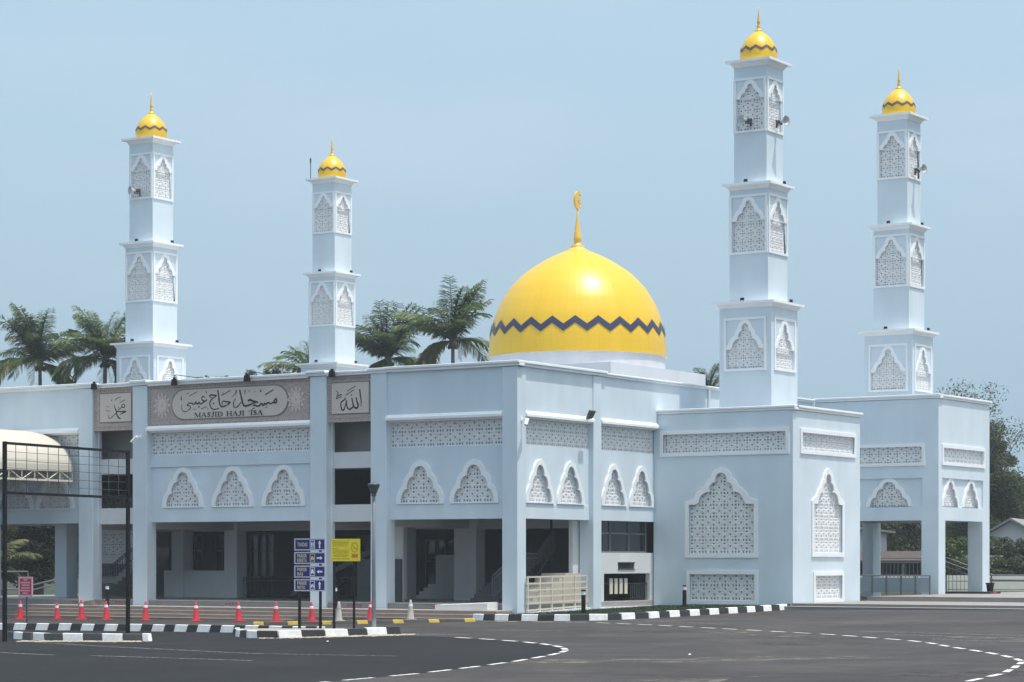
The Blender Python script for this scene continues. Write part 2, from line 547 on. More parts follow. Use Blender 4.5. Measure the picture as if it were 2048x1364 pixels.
def lattice(fc, u0, u1, z0, z1, d, cell=0.5, thick=0.05):
    """pierced screen: repeating blocks of small square holes"""
    mb = MB()
    nu = max(1, round((u1 - u0) / cell)); nz = max(1, round((z1 - z0) / cell))
    su, sz = (u1 - u0) / nu, (z1 - z0) / nz
    ed = [0.0, 0.32, 0.56, 0.76, 1.0]
    H = {(0, 0): .44, (0, 1): .48, (0, 3): .48, (1, 0): .48, (3, 0): .48, (2, 2): .66, (1, 1): .20, (1, 3): .20, (3, 1): .20, (3, 3): .20,
         (1, 2): .16, (2, 1): .16, (2, 3): .16, (3, 2): .16}
    for i in range(nu):
        for j in range(nz):
            for a in range(4):
                for b in range(4):
                    ua, ub = u0 + su * (i + ed[a]), u0 + su * (i + ed[a + 1])
                    za, zb = z0 + sz * (j + ed[b]), z0 + sz * (j + ed[b + 1])
                    h = H.get((a, b), 0)
                    uc, zc = (ua + ub) / 2, (za + zb) / 2
                    if h == 0:
                        mb.add([fc(ua, za, d), fc(ub, za, d), fc(ub, zb, d), fc(ua, zb, d), fc(uc, zc, d - .012)],
                               [(0, 1, 4), (1, 2, 4), (2, 3, 4), (3, 0, 4)])
                        continue
                    hu, hz = (ub - ua) / 2 * h, (zb - za) / 2 * h
                    o = [(ua, za), (ub, za), (ub, zb), (ua, zb)]
                    q = [(uc - hu, zc - hz), (uc + hu, zc - hz), (uc + hu, zc + hz), (uc - hu, zc + hz)]
                    vs = [fc(u, z, d) for u, z in o] + [fc(u, z, d + .012) for u, z in q] + [fc(u, z, d + thick) for u, z in q]
                    fs = []
                    for k in range(4):
                        k2 = (k + 1) % 4
                        fs.append((k, k2, 4 + k2, 4 + k)); fs.append((4 + k, 4 + k2, 8 + k2, 8 + k))
                    mb.add(vs, fs)
    return mb

def strokes(fc, data, d):
    """brush strokes with changing width, laid flat on the face fc"""
    mb = MB()
    for k, (pts, w0, w1) in enumerate(data):
        P = [Vector(p) for p in pts]
        # smooth by Catmull-Rom
        if len(P) > 2:
            Q = []
            for i in range(len(P) - 1):
                a, b, c, e = P[max(i - 1, 0)], P[i], P[i + 1], P[min(i + 2, len(P) - 1)]
                for t in (0, .25, .5, .75):
                    Q.append(0.5 * ((2 * b) + (c - a) * t + (2 * a - 5 * b + 4 * c - e) * t * t + (3 * b - a - 3 * c + e) * t ** 3))
            Q.append(P[-1]); P = Q
        n = len(P); vs = []
        for i, p in enumerate(P):
            t = (P[min(i + 1, n - 1)] - P[max(i - 1, 0)])
            t = t.normalized() if t.length > 1e-9 else Vector((1, 0))
            f = i / max(n - 1, 1)
            w = (w0 + (w1 - w0) * f) * (1.6 if 0.2 < f < 0.8 else 1.3)
            nn = Vector((-t.y, t.x)) * w / 2
            vs.append(fc(p.x + nn.x, p.y + nn.y, d - k * 0.0004)); vs.append(fc(p.x - nn.x, p.y - nn.y, d - k * 0.0004))
        mb.add(vs, [(2 * i, 2 * i + 1, 2 * i + 3, 2 * i + 2) for i in range(n - 1)])
    return mb

def text_mb(fc, s, u0, zbase, height, width, d, extr=0.0):
    """flat lettering from the built-in font, fitted to a width"""
    cu = bpy.data.curves.new("lettering", 'FONT')
    cu.body = s
    cu.size = 1.0
    cu.offset = 0.018
    cu.resolution_u = 2
    ob = bpy.data.objects.new("lettering_tmp", cu)
    COL.objects.link(ob)
    dg = bpy.context.evaluated_depsgraph_get()
    me = bpy.data.meshes.new_from_object(ob.evaluated_get(dg))
    co = np.array([v.co[:] for v in me.vertices])
    fs = [tuple(p.vertices) for p in me.polygons]
    bpy.data.objects.remove(ob); bpy.data.curves.remove(cu)
    mn, mx = co.min(0), co.max(0)
    sx, sy = width / (mx[0] - mn[0]), height / (mx[1] - mn[1])
    mb = MB()
    mb.add([fc(u0 + (c[0] - mn[0]) * sx, zbase + (c[1] - mn[1]) * sy, d) for c in co], fs)
    bpy.data.meshes.remove(me)
    return mb
STROKES_MAIN = [([(-17.65,9.47),(-17.68,9.38),(-17.65,9.27)],0.018,0.045),([(-17.22,9.44),(-16.74,9.62)],0.025,0.025),([(-17.36,9.59),(-17.29,9.54),(-17.22,9.59)],0.014,0.014),([(-16.25,9.61),(-16.22,9.54)],0.043,0.043),([(-16.32,9.34),(-16.41,9.4),(-16.49,9.34),(-16.47,9.25),(-16.34,9.19),(-16.2,9.24)],0.032,0.043),([(-16.2,9.25),(-16.34,9.17),(-16.51,9.09),(-16.6,9.08),(-16.65,9.16),(-16.7,9.09),(-16.79,9.1),(-16.84,9.17),(-16.89,9.09),(-16.98,9.07),(-17.05,9.12),(-17.12,9.13),(-17.24,9.12),(-17.34,9.04),(-17.22,9.02),(-17.13,8.94),(-17.24,8.83),(-17.43,8.76),(-17.58,8.81),(-17.65,8.92),(-17.62,9.09)],0.047,0.022),([(-16.7,8.93),(-16.62,8.97)],0.047,0.047),([(-16.55,8.84),(-16.25,8.95)],0.022,0.022),([(-16.22,8.93),(-16.13,8.82)],0.014,0.014),([(-16.98,8.86),(-16.84,8.86)],0.018,0.018),([(-16.05,9.38),(-15.99,9.44),(-15.64,9.41)],0.043,0.04),([(-16.05,9.39),(-15.96,9.33),(-15.89,9.29)],0.018,0.025),([(-15.67,9.39),(-15.92,9.26),(-16.03,9.12),(-16.01,8.96),(-15.89,8.83),(-15.71,8.81),(-15.51,8.85)],0.036,0.032),([(-15.86,9.09),(-15.79,9.05)],0.043,0.043),([(-15.59,9.65),(-15.54,9.43),(-15.51,9.17),(-15.46,8.99),(-15.38,8.92),(-15.26,8.92),(-15.07,8.98),(-14.91,9.09)],0.058,0.032),([(-15.31,8.97),(-15.35,9.08),(-15.28,9.15),(-15.1,9.12),(-14.89,9.09)],0.025,0.047),([(-15.38,9.4),(-14.89,9.6)],0.025,0.025),([(-15.33,9.55),(-15.26,9.47)],0.014,0.014),([(-15.15,9.49),(-14.89,9.61)],0.023,0.023),([(-14.58,9.61),(-14.55,9.52),(-14.66,9.41),(-14.78,9.33)],0.038,0.011),([(-15.05,9.12),(-14.89,9.08),(-15.05,8.98)],0.05,0.03),([(-14.35,9.6),(-14.3,9.39),(-14.23,9.16),(-14.17,8.99),(-14.07,8.9),(-13.87,8.92),(-13.7,8.97),(-13.56,9.01),(-13.34,9.05)],0.061,0.042),([(-14.57,9.23),(-14.67,9.14),(-14.71,8.99),(-14.66,8.87),(-14.53,8.86),(-14.39,8.96),(-14.28,9.07)],0.023,0.034),([(-13.9,9.11),(-13.78,9.15),(-13.58,9.08),(-13.34,9.04)],0.065,0.05),([(-13.58,8.93),(-13.61,8.86)],0.034,0.034),([(-13.58,8.95),(-13.44,8.88),(-13.27,8.88),(-13.19,8.95),(-13.12,8.96),(-13.07,8.89),(-13.0,8.91),(-12.98,8.97),(-12.88,8.93),(-12.83,8.98),(-12.74,8.99),(-12.64,8.94),(-12.54,8.99),(-12.45,8.99)],0.05,0.046),([(-12.35,9.17),(-12.43,9.08),(-12.46,8.99),(-12.34,8.99),(-12.31,9.07),(-12.36,9.17)],0.046,0.046),([(-12.95,9.34),(-12.48,9.55)],0.03,0.027),([(-13.22,9.53),(-13.15,9.5)],0.061,0.061),([(-14.12,9.58),(-14.07,9.52),(-14.01,9.59)],0.017,0.017),([(-13.86,9.57),(-13.79,9.51)],0.019,0.019),([(-13.53,9.5),(-13.47,9.51)],0.017,0.017),([(-14.08,9.5),(-14.06,9.4)],0.023,0.015),([(-13.7,8.73),(-13.51,8.8)],0.023,0.023),([(-12.94,8.79),(-12.81,8.81)],0.019,0.019)]
STROKES_MUH = [([(-21.64,9.23),(-21.57,9.07),(-21.48,8.91),(-21.46,8.77),(-21.37,8.64),(-21.24,8.58)],0.029,0.057),([(-21.13,9.22),(-21.17,9.14),(-21.08,9.07),(-20.98,9.12),(-21.02,9.2),(-21.12,9.23)],0.032,0.032),([(-21.15,9.08),(-21.3,9.02),(-21.41,8.94)],0.029,0.025),([(-21.46,8.91),(-21.21,8.89),(-21.04,8.89),(-20.9,8.9)],0.032,0.048),([(-20.9,8.89),(-21.08,8.83),(-21.28,8.76)],0.038,0.022),([(-21.43,8.92),(-21.52,8.84),(-21.65,8.73),(-21.79,8.64),(-21.9,8.61),(-21.96,8.68),(-21.94,8.77)],0.029,0.016),([(-21.59,9.41),(-21.43,9.5),(-21.21,9.56)],0.019,0.019),([(-21.3,9.28),(-21.13,9.36),(-20.95,9.42)],0.019,0.019),([(-21.75,9.46),(-21.77,9.38)],0.029,0.029),([(-21.39,9.09),(-21.33,9.1)],0.025,0.025),([(-21.26,9.47),(-21.26,9.41)],0.014,0.014),([(-22.13,9.15),(-21.9,9.13)],0.014,0.014),([(-22.12,9.01),(-22.01,8.95),(-21.83,8.95)],0.014,0.014)]
STROKES_ALL = [([(-7.9,9.39),(-7.87,9.15),(-7.83,8.9),(-7.83,8.65)],0.054,0.025),([(-8.08,9.05),(-8.05,8.89),(-7.98,8.73),(-8.03,8.61),(-8.15,8.62),(-8.23,8.7)],0.05,0.054),([(-8.31,9.04),(-8.28,8.88),(-8.23,8.7),(-8.33,8.6),(-8.45,8.56),(-8.55,8.65),(-8.59,8.83),(-8.57,8.95)],0.05,0.037),([(-8.58,8.93),(-8.65,8.73),(-8.73,8.55),(-8.83,8.56),(-8.88,8.7),(-8.87,8.86),(-8.75,8.94),(-8.65,8.99),(-8.7,9.05)],0.045,0.033),([(-8.55,9.33),(-8.11,9.53)],0.025,0.025),([(-8.63,9.16),(-8.2,9.37)],0.025,0.025),([(-8.36,9.14),(-8.3,9.18)],0.037,0.037),([(-9.14,9.37),(-9.03,9.27),(-9.08,9.15),(-9.13,9.03)],0.023,0.023),([(-9.08,9.13),(-8.95,9.17),(-8.83,9.2)],0.029,0.033),([(-9.13,9.02),(-8.98,9.07),(-8.83,9.12)],0.019,0.019)]
# ------------------------------------------------------------------ the ground, roads, markings
def sheet(name, pts, m, lift, kind="structure", parent=None):
    mb = MB()
    P = [Vector((x, y, 0)) for x, y in pts]
    tr = tessellate_polygon([P])
    mb.add([(x, y, gz(x, y) + lift) for x, y in pts], [tuple(t) for t in tr])
    o = mb.build(name, m, parent)
    for p in o.data.polygons:
        if p.normal.z < 0: p.flip()
    if parent is None:
        tag(o, kind=kind)
    return o

GROUND = mat("earth_and_grass", (0.028, 0.034, 0.017), 0.95, 0.35, 0.3, 0.3, 6, fine=0.2)
g = MB()
xs, ys = [-500, -60, 60, 500], [-250, -90, 40, 800]
g.add([(x, y, gz(x, y)) for y in ys for x in xs], [(j * 4 + i, j * 4 + i + 1, j * 4 + i + 5, j * 4 + i + 4) for j in range(3) for i in range(3)])
tag(g.build("ground", GROUND), kind="structure")
sheet("road", [(-60, -90), (60, -90), (60, 12), (-60, 12)], ASPH, 0.004)
NEAR = [(20.85, -60), (20.85, -46), (20.85, -39), (20.88, -36.5), (20.45, -33.5), (19.95, -31), (19.35, -28.9), (18.8, -27.2), (18.0, -25.4), (16.8, -23.7), (15.2, -22.0), (13.5, -20.6), (11.3, -19.1), (9, -17.8)]
sheet("parking_area", NEAR + [(5.0, -16.0), (1, -14.2), (-6, -10.0), (-30, -6), (-60, -4), (-60, -80), (20.85, -80)], ASPHD, 0.008)

def along(pts, step0=0.0):
    """walk a polyline: returns a function s -> (point, direction), and its length"""
    P = [Vector(p) for p in pts]
    cum = [0.0]
    for a, b in zip(P, P[1:]):
        cum.append(cum[-1] + (b - a).length)
    def at(s):
        s = min(max(s, 0), cum[-1] - 1e-6)
        i = max(k for k in range(len(P) - 1) if cum[k] <= s)
        t = (s - cum[i]) / (cum[i + 1] - cum[i])
        return P[i].lerp(P[i + 1], t), (P[i + 1] - P[i]).normalized()
    return at, cum[-1]

def strip(mb, a, b, w, lift):
    d = (b - a).normalized(); n = Vector((-d.y, d.x)) * w / 2
    pts = [a - n, b - n, b + n, a + n]
    mb.quad(*[(p.x, p.y, gz(p.x, p.y) + lift) for p in pts])

def dashes(name, pts, dash, gap, w, m):
    root = thing(name, None, None, (0, 0, 0), kind="structure")
    at, L = along(pts)
    s = 0.3
    while s < L - dash:
        mb = MB()
        mid, _ = at(s + dash / 2)
        strip(mb, at(s)[0], at(s + dash)[0], w, 0.013)
        mb.build("dash", m, root)
        s += dash + gap * random.uniform(0.85, 1.15)
    return root
dashes("lane_marking_near", NEAR[1:], 1.05, 0.62, 0.17, LINEM)
dashes("lane_marking_far", [(1.5, -1.0 - 3.2), (6.1, -4.6), (10, -6.9), (17.3, -11.9), (18.5, -12.8), (20, -13.8), (21.5, -15), (23, -16.4), (24.5, -17.7), (26, -19.4), (27.3, -21.3), (28.6, -23), (29.8, -24.6), (31, -26.4), (32, -28.2), (32.8, -30.8), (33.4, -33), (33.75, -35.5), (34, -38)], 1.0, 0.62, 0.15, LINEM)
root = thing("bay_lines", None, None, (0, 0, 0), kind="structure")
for a, b, w in [((-3.9, -23.4), (1.4, -25.8), .10), ((1.4, -25.8), (9.9, -28.9), .10), ((9.9, -28.9), (15.2, -29.3), .10), ((5.9, -31.0), (12.7, -32.3), .11), ((1.5, -30.1), (4.5, -31.0), .11), ((-1.0, -33.0), (1.6, -34.6), .11)]:
    mb = MB(); strip(mb, Vector(a), Vector(b), w, 0.013); mb.build("line", LINEF, root)
for a, b in [((20.2, -11.5), (34, -17)), ((22.5, -14.0), (34.5, -19.0)), ((25.0, -17.0), (35, -21.0)), ((7.6, -3.0), (12.5, -6.0)), ((6.6, -12.0), (10, -12.6)), ((5.5, -15.5), (8.5, -16.0))]:
    mb = MB(); strip(mb, Vector(a), Vector(b), .12, 0.012); mb.build("line", LINEF, root)

# sand and grit gathered at the foot of the median kerbs
def grit(name, pts, n, spread):
    mb = MB()
    at, L = along(pts)
    for k in range(n):
        p, d = at(random.uniform(0, L))
        x, y = p.x + random.gauss(0, spread), p.y + random.gauss(0, spread)
        r = random.uniform(.012, .045)
        z = gz(x, y) + .009
        mb.add([(x - r * 1.6, y - r, z), (x + r * 1.6, y - r * .7, z), (x + r, y + r, z), (x - r, y + r, z), (x, y, z + r * .8)], [(0, 1, 4), (1, 2, 4), (2, 3, 4), (3, 0, 4)])
    return tag(mb.build(name, SAND), "loose sand and grit swept against the foot of the kerbs", "sand", kind="stuff")
grit("loose_sand", [(-4.5, -23.2), (0.2, -22.6)], 500, .14)
o2 = grit("loose_sand", [(2.8, -19.5), (4.6, -18.2), (6.2, -16.2)], 700, .22)

# dusty patches on the asphalt
DUST = mat("road_dust", (0.12, 0.108, 0.095), .95, .2, 2); worn(DUST, .40, .58, 1.1)
PATCH = mat("asphalt_patch", (0.040, 0.039, 0.041), .9, .2, 4); worn(PATCH, .5, .62, 2.0)
root = thing("road_stains", None, None, (0, 0, 0), kind="structure")
for cx_, cy_, ra, rb, rot, m in ((24, -29, 5.5, 1.3, .5, DUST), (30, -17, 6, 1.6, -.3, DUST), (18, -14, 4, .9, -.6, DUST), (27, -40, 5, 1.2, 1.2, DUST), (13, -12.5, 1.5, .9, .2, PATCH), (33, -33, 2.2, 1.1, .6, PATCH), (22, -20.5, 1.6, .8, -.5, PATCH)):
    mb = MB(); ps = []
    for k in range(22):
        t = 2 * math.pi * k / 22; r_ = random.uniform(.75, 1.1)
        x, y = ra * r_ * math.cos(t), rb * r_ * math.sin(t)
        x, y = cx_ + x * math.cos(rot) - y * math.sin(rot), cy_ + x * math.sin(rot) + y * math.cos(rot)
        ps.append((x, y, gz(x, y) + .0055 + .0002 * cx_ / 30))
    mb.add(ps, [tuple(range(22))]); mb.build("stain", m, root)

# kerbs of painted blocks
BLK = {}
def block_mesh(L, h, w, skew, m):
    key = (round(L, 3), h, w, skew, m.name)
    if key not in BLK:
        mb = MB()
        a, s = L / 2 - .006, skew
        mb.hexa([(-a, 0, -.12), (a, 0, -.12), (a, w, -.12), (-a, w, -.12), (-a + s, .05, h), (a + s, .05, h), (a + s, w, h), (-a + s, w, h)])
        me = mb.mesh("kerb_block"); me.materials.append(m)
        bm = bmesh.new(); bm.from_mesh(me)
        bmesh.ops.bevel(bm, geom=[e for e in bm.edges], offset=.014, segments=1, affect='EDGES')
        bm.to_mesh(me); bm.free()
        BLK[key] = me
    return BLK[key]

def kerb(name, pts, lens, mats, h, w, skew, flip=1):
    root = thing(name, None, None, (0, 0, 0), kind="structure")
    at, L = along(pts)
    s, k = 0.0, 0
    while s < L - .25:
        ln = lens[k % len(lens)]
        ln = min(ln, L - s)
        p, d = at(s + ln / 2)
        o = bpy.data.objects.new("kerb_block", block_mesh(ln, h, w, skew, mats[k % len(mats)]))
        COL.objects.link(o); o.parent = root
        o.location = (p.x, p.y, gz(p.x, p.y) + random.uniform(-.006, .006))
        o.rotation_euler = (0, 0, math.atan2(d.y, d.x) + random.uniform(-.008, .008))
        s += ln; k += 1
    return root
kerb("kerb_behind_median", [(-17.5, -14.1), (-14.2, -14.2), (-6.3, -14.75), (-0.6, -15.6), (2.5, -16.2)], [.68, .56], [KW, KB], .26, .2, .10)
kerb("kerb_median", [(-7.2, -21.2), (-5.3, -22.1), (-3.7, -22.5), (0.35, -22.35)], [.82, .86], [KG, KW], .25, .22, -.07)
kerb("kerb_median", [(-0.9, -16.6), (0.4, -18.2), (1.6, -19.2), (2.6, -19.6), (3.5, -19.3), (4.6, -17.9), (5.2, -16.4), (5.3, -15.2)], [.78, .78], [KB, KW], .25, .22, -.05)
kerb("kerb_beside_hall", [(-0.55, -2.45), (0.6, -2.9), (2.4, -3.2), (4.4, -3.1), (5.35, -2.45), (5.85, -1.3), (6.2, 0), (6.45, 3.3), (6.7, 7), (6.75, 10.9)], [.72, .72], [KW, KB], .25, .22, .0)
kerb("kerb_hazard_strip", [(-6.5, -8.6), (-3.3, -7.3), (-1.3, -5.9), (0.9, -4.2)], [.42, .95], [KY, KD], .13, .3, -.08)

# lawn strip beside the hall
lawn_pts = [(0.05, -2.2), (2.4, -2.95), (4.3, -2.85), (5.2, -2.2), (5.65, -1.2), (6.0, 0), (6.25, 3.3), (6.5, 7), (6.5, 11.4), (0.05, 11.4)]
lw = MB()
tr = tessellate_polygon([[Vector((x, y, 0)) for x, y in lawn_pts]])
lw.add([(x, y, gz(x, y) + .17) for x, y in lawn_pts], [tuple(t) for t in tr])
lawn = tag(lw.build("lawn_bed", mat("lawn_soil", (0.02, 0.036, 0.015), 0.95, 0.3, 3)), kind="structure")
gb = MB()
for k in range(9000):
    x, y = random.uniform(0.1, 6.4), random.uniform(-2.9, 11.3)
    if y < -1 and x > 4.6 + (y + 2.8) * .6: continue
    if x > 5.6 + max(y, -1) * .08: continue
    if y < -2.3 and x < 1.2: continue
    h = random.uniform(.03, .085); a = random.uniform(0, 6.28); w = .012
    z = gz(x, y) + .165
    lx, ly = random.uniform(-.03, .03), random.uniform(-.03, .03)
    gb.add([(x - w * math.cos(a), y - w * math.sin(a), z), (x + w * math.cos(a), y + w * math.sin(a), z), (x + lx, y + ly, z + h)], [(0, 1, 2)])
tag(gb.build("lawn_grass", GRASSM, fix=False), "short green grass on the strip beside the hall", "grass", kind="stuff")

# ------------------------------------------------------------------ terrace steps on the right and front steps
STEPT = mat("tan_tread_tile", (0.36, 0.305, 0.265), .55, .12, 2.0)
def steps(name, x0, x1, rows, y_back, tm=None):
    """rows: (front y, top z, riser material) from the top down"""
    root = thing(name, None, None, ((x0 + x1) / 2, rows[0][0], 0), kind="structure")
    prev = y_back
    for i, (y, z, m) in enumerate(rows):
        mb = MB(); mb.box(x0, x1, y, prev, -0.9, z - .03)
        st = mb.build("step", m, root)
        mb = MB(); mb.box(x0, x1, y - .025, prev - (.0 if i == 0 else .0), z - .03, z)
        mb.build("tread", tm or (NOSE if i < 2 else STEPT), st)
        prev = y - .0
    return root
TERR = mat("terrace_tile", (0.27, 0.25, 0.235), 0.5, 0.1, 1.2, 0.05, 30)
steps("terrace_steps", 6.56, 60, [(18.9, .60, TERR), (11.35, .40, RISER), (10.3, .29, RISER)], 60, TERR)
steps("front_steps", -34, -.25, [(0.12, .47, RISER), (-1.15, .22, STEP), (-1.55, .07, STEP), (-1.95, -.08, STEP), (-2.35, -.22, STEP)], 12)
# red stencilled warnings on the top riser
for X in (-24.2, -21.6, -15.2, -8.6, -4.2):
    mb = MB()
    u = X
    for k in range(5):
        w = random.uniform(.09, .15)
        fbox(mb, front(.118), u, u + w, .30 + random.uniform(-.01, .01), .385 + random.uniform(-.015, .015), -.004, .0)
        u += w + .05
    o = mb.build("stencil_mark", mat("red_stencil_paint", (0.42, 0.09, 0.10), .7, .3, 8), None, origin=(X + .3, .11, .3))
    tag(o, "faded red stencil on the step riser, %s" % {-24.2: "below the barrel canopy", -21.6: "in the narrow gap left of the long sign", -15.2: "below the middle of the long sign", -8.6: "in the narrow gap right of the long sign", -4.2: "beside the white ramp board"}[X], "marking", "red stencils on the front steps")
# ------------------------------------------------------------------ the prayer hall
hall = thing("mosque_hall", "long pale blue mosque hall with white pierced arches, sign panels and a golden dome", "mosque", (-15, 13, 0))
FR, SD = front(0.0), side(0.0)

def part(name, m, parent, fn, **k):
    mb = MB(); fn(mb)
    return mb.build(name, m, parent, **k)

def coping(parent, fc, u0, u1, z, over=.13, t=.11):
    mb = MB()
    fbox(mb, fc, u0, u1, z - t, z, -over, .35)
    fbox(mb, fc, u0, u1, z - 2 * t, z - t, -over * .45, .33)
    return mb.build("coping", WHITE, parent, bevel=.018)

def arch_unit(wall, fc, uc, half, z0, h, d, frame=.21, proud=.07, lat_d=.10):
    """white frame and pierced screen of one lobed opening; returns the hole outline"""
    pr = prof_lobed(half, h)
    hole = closed(pr, uc, z0)
    out = closed(dilate(pr, frame, 0.0), uc, z0)
    inner = closed([(x + .004, z) for x, z in pr[:-1]] + [(0, h + .004)], uc, z0 - .0)
    mb = MB(); mb.plate(fc, [(u, z - (.05 if z < z0 + .01 else 0)) for u, z in out], [hole], d - proud, d + .05)
    return hole, mb

def bay(parent, fc, u0, u1, arches, d, d_par, half, ztrim=8.12, sign=False, ztop=10.02):
    zc, zb = 6.90, 3.92
    # wall with lobed openings
    hs, frames = [], []
    for uc in arches:
        h, fm = arch_unit(None, fc, uc, half, 4.60, 1.52, d)
        hs.append(h); frames.append(fm)
    mb = MB(); mb.plate(fc, rect(u0, u1, 4.52, zc), hs, d, d + .22)
    wall = mb.build("bay_wall", BLUE, parent)
    for fm in frames:
        fm.build("arch_frame", WHITE, wall)
    for uc in arches:
        lattice(fc, uc - half - .02, uc + half + .02, 4.58, 6.20, d + .09).build("lattice_panel", LATT, wall, fix=False)
    part("beam", BLUE, parent, lambda mb: fbox(mb, fc, u0, u1, zb, 4.52, d - .02, d + .5))
    lattice(fc, u0, u1, zc, ztrim - .1, d + .05).build("lattice_panel", LATT, parent, fix=False)
    part("added_hole_backing", LATBACK, parent, lambda mb: fbox(mb, fc, u0, u1, 4.53, ztrim - .12, d + .40, d + .43))  # added sheet close behind the screens, lightens their holes
    def led(mb):
        fbox(mb, fc, u0 - .0, u1 + .0, ztrim - .10, ztrim, -.07, d + .2)
        fbox(mb, fc, u0 - .0, u1 + .0, ztrim - .17, ztrim - .10, d_par + .02, d + .2)
        a_, b_ = fc(0, 0, -.07), None
        mb.hexa([fc(u0, ztrim, -.07), fc(u1, ztrim, -.07), fc(u1, ztrim, d_par), fc(u0, ztrim, d_par), fc(u0, ztrim + .02, -.05), fc(u1, ztrim + .02, -.05), fc(u1, ztrim + .13, d_par), fc(u0, ztrim + .13, d_par)])
    part("ledge", WHITE, parent, led)
    if not sign:
        part("parapet_wall", BLUE, parent, lambda mb: fbox(mb, fc, u0, u1, ztrim, ztop, d_par, d_par + .3))
    return wall

PIL = [(-.74, 0), (-7.29, -6.49), (-10.47, -9.62), (-20.46, -19.62), (-23.72, -22.87), (-30.0, -29.2)]
for a, b in PIL:
    part("pillar", BLUE, hall, lambda mb: mb.box(a, b, 0, .64, -.6, 10.0), bevel=.025)
for a, b in [(5.9, 6.55)]:
    part("pillar", BLUE, hall, lambda mb: mb.box(-.7, 0, a, b, -.6, 10.0), bevel=.025)
bay(hall, FR, -6.49, -.74, [-4.97, -2.30], .33, .09, .99)
bay(hall, FR, -29.2, -23.72, [-28.0, -25.45], .33, .09, .99)
bay(hall, FR, -19.62, -10.47, [-17.78, -14.95, -12.14], .33, .09, .97, ztrim=8.06, sign=True)
bay(hall, SD, .64, 5.9, [2.00, 4.40], .24, .06, .88)
bay(hall, SD, 6.55, 11.46, [7.95, 10.30], .24, .06, .86)
part("arch_field_band", BLUE, hall, lambda mb: fbox(mb, FR, -19.62, -10.47, 6.36, 6.90, .27, .33))  # shallow band of wall standing proud above the arch field
# copings
coping(hall, FR, -6.49, .14, 10.24)
coping(hall, FR, -7.40, -6.49, 10.22, .10)
coping(hall, FR, -9.60, -7.40, 10.17, .06, .09)
coping(hall, FR, -10.60, -9.60, 10.24, .16)
coping(hall, FR, -19.55, -10.60, 10.18, .10)
coping(hall, FR, -20.55, -19.55, 10.24, .16)
coping(hall, FR, -22.80, -20.55, 10.17, .06, .09)
coping(hall, FR, -30.1, -22.80, 10.24)
coping(hall, SD, .0, 6.9, 10.24)
coping(hall, SD, 6.9, 27.0, 10.17, .08, .08)
part("side_wall", BLUE, hall, lambda mb: fbox(mb, SD, 11.68, 27.1, -.5, 10.02, .06, .36))
part("side_wall", BLUE, hall, lambda mb: fbox(mb, SD, 11.46, 11.68, 8.5, 10.02, .06, .36))
part("downpipe", WHITE, hall, lambda mb: mb.tube((.02, 16.1, 8.9), (.02, 16.1, 10.0), .05))
# skirt under the side bays
part("base_skirt", BLUE, hall, lambda mb: fbox(mb, SD, .64, 5.9, -.5, .16, .02, .3))
part("base_skirt", WHITE, hall, lambda mb: fbox(mb, SD, 6.45, 11.46, -.5, .24, -.04, .3))

# --- sign panels
BORD = []
def sign_panel(u0, u1, z0, z1, lab, rounded, pu0, pu1, pz0, pz1, data, d):
    pn = MB(); fbox(pn, FR, u0, u1, z0, z1, d, d + .3)
    p = pn.build("sign_panel", SIGNB, hall)
    p["label"] = lab
    if rounded:
        zc, hh = (pz0 + pz1) / 2, (pz1 - pz0) / 2
        bl = .72
        arc = lambda s: [(s * bl * math.cos(t), hh * math.sin(t)) for t in np.linspace(-math.pi / 2, math.pi / 2, 13)]
        R = [(pu1 - bl + x, zc + z) for x, z in arc(1)]
        Lp = [(pu0 + bl + x, zc - z) for x, z in arc(-1)]
        outl = R + Lp
    else:
        outl = rect(pu0, pu1, pz0, pz1)
    mb = MB(); cu, cz = (pu0 + pu1) / 2, (pz0 + pz1) / 2
    g1 = [(u + (.05 if u > cu else -.05), z + (.05 if z > cz else -.05)) for u, z in outl]
    mb.plate(FR, g1, [], d - .012, d + .02)
    mb.build("panel_outline", ORND, p)
    mb = MB(); mb.plate(FR, outl, [], d - .028, d + .02)
    mb.build("panel_field", SIGNP, p)
    # running border of small leaf shapes
    bm_ = MB()
    def leafrow(a0, a1, zc, vert=False):
        n = int(abs(a1 - a0) / .115)
        for k in range(n):
            c = a0 + (a1 - a0) * (k + .5) / n + random.uniform(-.015, .015)
            w, h = random.uniform(.018, .036), random.uniform(.03, .055)
            o = zc + random.uniform(-.015, .015)
            if vert: bm_.plate(FR, [(o - h, c), (o, c - w), (o + h, c), (o, c + w)], [], d - .008, d)
            else: bm_.plate(FR, [(c - w, o), (c, o - h), (c + w, o), (c, o + h)], [], d - .008, d)
    leafrow(u0 + .1, u1 - .1, z1 - .15); leafrow(u0 + .1, u1 - .1, z0 + .15)
    leafrow(z0 + .25, z1 - .25, u0 + .11, True); leafrow(z0 + .25, z1 - .25, u1 - .11, True)
    bm_.build("border_ornament", ORND, p)
    if rounded:
        for uc in (u0 + .80, u1 - .80):
            st = []
            for ring, n, r in ((0, 12, .30), (1, 12, .56)):
                for k in range(n):
                    a0, a1 = 2 * math.pi * k / n, 2 * math.pi * (k + 5) / n
                    st.append(([(uc + r * .86 * math.cos(a0), cz + r * math.sin(a0)), (uc + r * .86 * math.cos(a1), cz + r * math.sin(a1))], .04, .04))
            # only what stays clear of the field
            st = [q for q in st if all((abs(u - cu) > abs(pu1 - cu) - .42 * max(0, 1 - abs(z - cz) / .7) - .06) for u, z in [q[0][0], q[0][1]])]
            strokes(FR, st, d - .010).build("star_ornament", ORN, p)
    strokes(FR, data, d - .031).build("calligraphy", INK, p)
    return p
